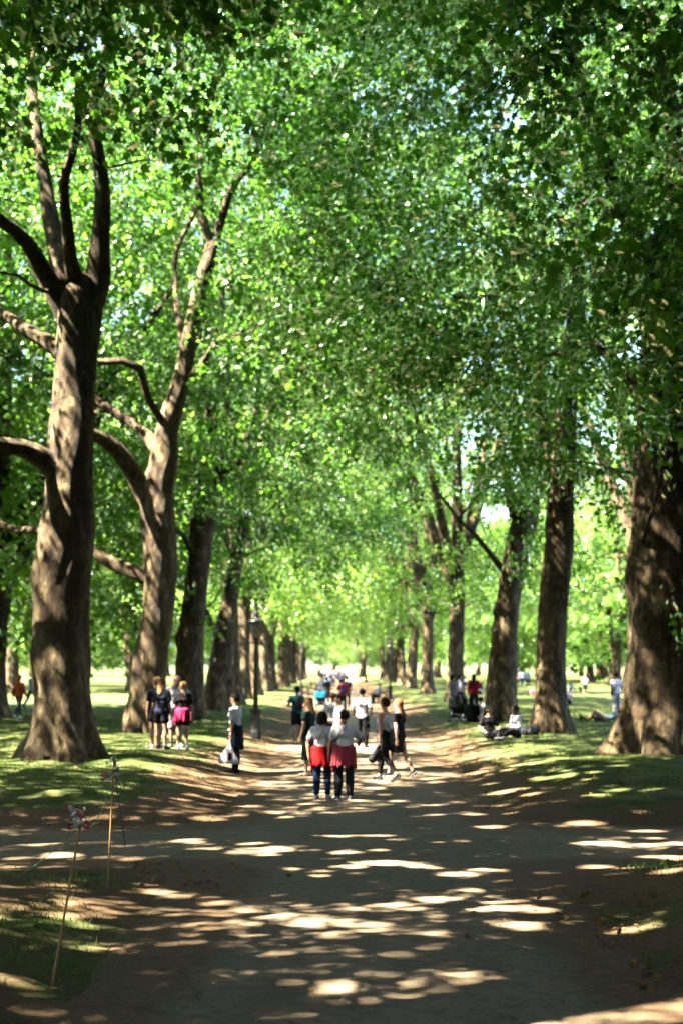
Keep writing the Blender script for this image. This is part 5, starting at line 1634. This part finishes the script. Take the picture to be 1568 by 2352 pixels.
def make_lamp(label, group):
    root = thing('street_lamp', label, 'lamp', (0, 0, 0), 0, group)
    g = Geo()
    g.lathe([(0.0, -0.1), (0.18, -0.1), (0.18, 0.22), (0.165, 0.26), (0.155, 0.30), (0.152, 0.80), (0.16, 0.83), (0.185, 0.86), (0.185, 0.90), (0.13, 0.92), (0.085, 0.96), (0.0, 0.96)], 8, phase=math.pi / 8)
    g.build('plinth', IRON, root, False)
    g = Geo()
    g.lathe([(0.0, 0.94), (0.085, 0.94), (0.078, 1.05), (0.076, 1.10), (0.076, 1.75), (0.084, 1.78), (0.070, 1.82), (0.066, 2.55), (0.075, 2.58), (0.078, 2.64), (0.05, 2.70), (0.06, 2.76), (0.066, 2.83), (0.040, 2.90), (0.050, 2.94), (0.035, 3.0), (0.05, 3.06), (0.10, 3.10), (0.11, 3.14), (0.0, 3.14)], 16)
    g.build('post', IRON, root)
    g = Geo()
    g.tube([(-0.26, 0, 2.98), (0, 0, 2.985), (0.26, 0, 2.98)], [0.02] * 3, 8)
    for sx in (-1, 1):
        Q, r = catmull([(sx * 0.20, 0, 2.98), (sx * 0.13, 0, 3.05), (sx * 0.02, 0, 3.0)], [0.012] * 3, 0.03)
        g.tube(Q, r, 6)
    g.build('ladder_bar', IRON, root)
    lan = thing_part('lantern', root)
    z0, z1, r0, r1 = 3.14, 3.60, 0.105, 0.245
    N = 6
    for i in range(N):
        a0, a1 = i * 2 * math.pi / N, (i + 1) * 2 * math.pi / N
        am = (a0 + a1) / 2
        k0 = [np.array([r0 * math.cos(a0), r0 * math.sin(a0), z0]), np.array([r0 * math.cos(a1), r0 * math.sin(a1), z0]), np.array([r1 * math.cos(a1), r1 * math.sin(a1), z1]), np.array([r1 * math.cos(a0), r1 * math.sin(a0), z1])]
        inn = np.array([math.cos(am), math.sin(am), 0]) * 0.004
        v = [q * 0.985 + np.array([0, 0, q[2] * 0.015]) for q in k0]
        v = v + [q - inn for q in v]
        link_mesh('pane', v, [(0, 1, 2, 3), (7, 6, 5, 4), (0, 4, 5, 1), (1, 5, 6, 2), (2, 6, 7, 3), (3, 7, 4, 0)], GLASS, lan, False)
    g = Geo()
    for i in range(N):
        a0 = i * 2 * math.pi / N
        g.tube([(r0 * math.cos(a0), r0 * math.sin(a0), z0), (r1 * math.cos(a0), r1 * math.sin(a0), z1)], [0.013, 0.013], 6)
    for r, z in ((r0, z0), (r1, z1)):
        th = np.linspace(0, 2 * math.pi, N + 1)
        for i in range(N):
            g.tube([(r * math.cos(th[i]), r * math.sin(th[i]), z), (r * math.cos(th[i + 1]), r * math.sin(th[i + 1]), z)], [0.015, 0.015], 6)
    g.build('lantern_frame', IRON, lan)
    g = Geo()
    g.lathe([(0.0, 3.14), (0.035, 3.15), (0.028, 3.24), (0.05, 3.30), (0.055, 3.38), (0.02, 3.45), (0.0, 3.46)], 12)
    g.build('burner', plain('milk_glass', (0.5, 0.48, 0.4), 0.3), lan)
    g = Geo()
    g.lathe([(0.0, 3.615), (0.265, 3.615), (0.27, 3.66), (0.235, 3.70), (0.16, 3.745), (0.09, 3.775), (0.082, 3.80), (0.098, 3.82), (0.085, 3.90), (0.06, 3.98), (0.045, 4.0), (0.06, 4.02), (0.03, 4.06), (0.03, 4.12), (0.05, 4.15), (0.05, 4.19), (0.018, 4.24), (0.026, 4.30), (0.006, 4.40), (0, 4.41)], 18)
    for i in range(4):
        a = i * math.pi / 2
        g.tube([(0.05 * math.cos(a), 0.05 * math.sin(a), 4.16), (0.075 * math.cos(a), 0.075 * math.sin(a), 4.22)], [0.014, 0.006], 6)
    g.build('lantern_roof', plain('lamp_roof', (0.03, 0.03, 0.034), 0.3, 0.2, 9), lan)
    return root


def thing_part(name, parent):
    """A part that itself groups sub-parts: a small mesh collar under the lantern carries them."""
    g = Geo()
    g.lathe([(0.0, 3.10), (0.10, 3.10), (0.115, 3.135), (0.0, 3.139)], 12)
    return g.build(name, IRON, parent)


LG = 'black iron lamps along the path'
lamp = make_lamp('black iron lamp post with tapering glass lantern beside the leaning pale trunk', LG)
p = place(587, 1697)
lamp.location = p
for x, y, lab in ((-2.95, 105, 'distant black lamp post on the left verge beyond the man in teal'), (3.35, 99, 'black lamp post on the right verge in front of the shaded trunks'), (-3.0, 205, 'faint thin lamp post far down the left verge'), (3.4, 200, 'faint thin lamp post far down the right verge')):
    dup(lamp, (x, y, gz(x, y)), 0.3 * x, None, lab, LG)

# ------------------------------------------------------------------ marker poles with barrier tape, green string
TAPE_W, TAPE_R = plain('tape_white', (0.80, 0.72, 0.71), 0.4), plain('tape_red', (0.56, 0.10, 0.12), 0.4)


def ribbon(pts, w, seed, parent, name):
    """A twisted length of red and white plastic tape."""
    rs = np.random.RandomState(seed)
    P, _ = catmull(pts, [0] * len(pts), 0.018)
    T = np.gradient(P, axis=0)
    T /= np.linalg.norm(T, axis=1)[:, None] + 1e-9
    a = np.cumsum(rs.normal(0, 0.22, len(P))) + rs.rand() * 6
    ref = np.array([0.3, 0.9, 0.2])
    s0 = np.cross(T, ref)
    s0 /= np.linalg.norm(s0, axis=1)[:, None] + 1e-9
    s1 = np.cross(T, s0)
    S = s0 * np.cos(a)[:, None] + s1 * np.sin(a)[:, None]
    Nn = np.cross(T, S) * 0.0008
    v = np.stack([P - S * w / 2 + Nn, P + S * w / 2 + Nn, P + S * w / 2 - Nn, P - S * w / 2 - Nn], 1).reshape(-1, 3)
    f, mi = [], []
    for i in range(len(P) - 1):
        for c in range(4):
            f.append((i * 4 + c, i * 4 + (c + 1) % 4, i * 4 + 4 + (c + 1) % 4, i * 4 + 4 + c))
            mi.append(1 if (i // 4) % 3 == 2 else 0)
    return link_mesh(name, v, f, None, parent, True, [TAPE_W, TAPE_R], mi)


def pole(label, base, top, r, col, knots, seed):
    base, top = Vector(base), Vector(top)
    root = thing('marker_pole', label, 'pole', base, 0, 'marker poles at the corner of the paths')
    d = top - base
    g = Geo()
    P = [tuple(d * t) for t in np.linspace(-0.06, 1, 14)]
    g.tube(P, np.full(14, r), 8)
    pr = g.build('rod', plain('pole_paint', col, 0.5, 0.3, 6), root)
    rs = np.random.RandomState(seed)
    for h, n_, L in knots:
        c = np.array(d * h)
        for i in range(n_):
            loop = [c + rs.normal(0, 0.006, 3)]
            q = c.copy()
            dr = rs.normal(0, 1, 3)
            dr[2] *= 0.5
            dr /= np.linalg.norm(dr)
            for s_ in range(5):
                q = q + dr * L * 0.24 + rs.normal(0, 0.018, 3)
                dr = dr * 0.6 + rs.normal(0, 0.5, 3) * np.array([1, 1, .7]) - np.array([0, 0, 0.16]) - 0.9 * (q - c) / L * (0.6 if i % 2 else 0.2)
                dr /= np.linalg.norm(dr)
                loop.append(q.copy())
            ribbon(loop, 0.036, seed * 10 + i, root, 'tape')
    return root


def base_pt(px, py):
    return place(px, py)


b1, b2, b3 = place(120, 2262), place(247, 2040), place(288, 1945)
t1_, t2_, t3_ = at(190, 1868, b1.y + 0.15), at(263, 1738, b2.y + 0.05), at(262, 1760, b3.y - 0.2)
YEL = (0.30, 0.165, 0.03)
pole('leaning yellow pole with ragged tape at its tip, standing closest on the dark verge', b1, t1_, 0.0095, YEL, ((0.985, 4, 0.15), (0.95, 3, 0.22)), 3)
pole('upright yellow pole, tallest of the three, with tape tied twice', b2, t2_, 0.0100, YEL, ((0.985, 3, 0.14), (0.86, 4, 0.15)), 4)
pole('dark thin pole leaning behind the upright yellow one', b3, t3_, 0.0085, (0.07, 0.045, 0.02), ((0.80, 2, 0.12),), 5)


def string(label, a, b_, sag):
    a, b_ = np.array(a), np.array(b_)
    t = np.linspace(0, 1, 20)[:, None]
    P = a * (1 - t) + b_ * t
    P[:, 2] -= sag * 4 * (t * (1 - t))[:, 0]
    c = P.mean(0)
    g = Geo()
    g.tube(P - c, np.full(20, 0.0035), 6)
    o = g.build('cord', plain('green_cord', (0.04, 0.13, 0.10), 0.6), None)
    o.location = c
    return tag(o, label, 'cord')


string('slack green cord slung between the two yellow poles', tuple(Vector(b1).lerp(t1_, 0.93)), tuple(Vector(b2).lerp(t2_, 0.93)), 0.22)
string('taut green cord running down from the leaning yellow pole to the grass', tuple(Vector(b1).lerp(t1_, 0.93)), tuple(place(40, 2015)), 0.03)

# ------------------------------------------------------------------ grass blades, fallen leaves and twigs
rs = np.random.RandomState(77)


def scatter(n_, x0, x1, y0, y1, emin, dens=None):
    x = rs.uniform(x0, x1, n_)
    y = y0 * (y1 / y0) ** rs.rand(n_)
    e = edge(x, y)
    m = (e > emin) & (np.abs(x) < 0.27 * y + 1.2)
    if dens is not None:
        m &= rs.rand(n_) < dens(x, y)
    return x[m], y[m]


def gdens(x, y):
    return np.clip(1.15 - wear_ground(x, y) * 1.1 + 0.9 * wav(x, y, 1.7, 33) - 0.35 * (y < 17), 0.02, 1)


x, y = scatter(300000, -22, 22, 8.5, 70, 0.45, gdens)
z = ground_z(x, y)
h = (0.030 + 0.045 * rs.rand(len(x))) * np.where(rs.rand(len(x)) < 0.06, 2.0, 1.0) * np.where(y < 20, 1.35, 1.0) * np.clip(0.7 + 0.3 * wav(x, y, 1.1, 35), 0.4, 1.3)
a = rs.rand(len(x)) * 6.283
w = 0.004 + 0.0002 * y
dx, dy = np.cos(a), np.sin(a)
lean = rs.normal(0, 0.45, (len(x), 2))
b0 = np.stack([x - dx * w, y - dy * w, z - 0.006], -1)
b1_ = np.stack([x + dx * w, y + dy * w, z - 0.006], -1)
t_ = np.stack([x + lean[:, 0] * h, y + lean[:, 1] * h, z + h], -1)
v = np.stack([b0, b1_, t_], 1).reshape(-1, 3)
GRASS = leaf_material('grass_blade', (0.055, 0.085, 0.022), (0.06, 0.10, 0.018), False)
tag(big_mesh('grass', v, np.arange(len(v)).reshape(-1, 3), GRASS), 'short tufted grass on the banks beside the path', 'grass', None, 'stuff')

x, y = scatter(11000, -9, 9, 8.6, 40, -1.2)
pick = rs.rand(len(x)) < np.where(edge(x, y) > 0.1, 1.0, 0.06) * np.where(y < 18, 1.0, 0.4) * (wav(x, y, 1.3, 41) > 0.1)
x, y = x[pick], y[pick]
z = np.maximum(ground_z(x, y), 0.006)
pos = np.stack([x, y, z + 0.02 + 0.02 * rs.rand(len(x))], -1)
out = rs.normal(0, 1, pos.shape)
out[:, 2] = 0
v, f = leaf_cloud(rs, pos, out, np.full(len(x), 0.062), False, 0.0, 0.35)
LITTER = leaf_material('dry_leaf', (0.17, 0.105, 0.05), (0.06, 0.035, 0.012), False)
tag(big_mesh('fallen_leaves', v, f, LITTER), 'dry brown leaves strewn over the verges', 'leaves', None, 'stuff')
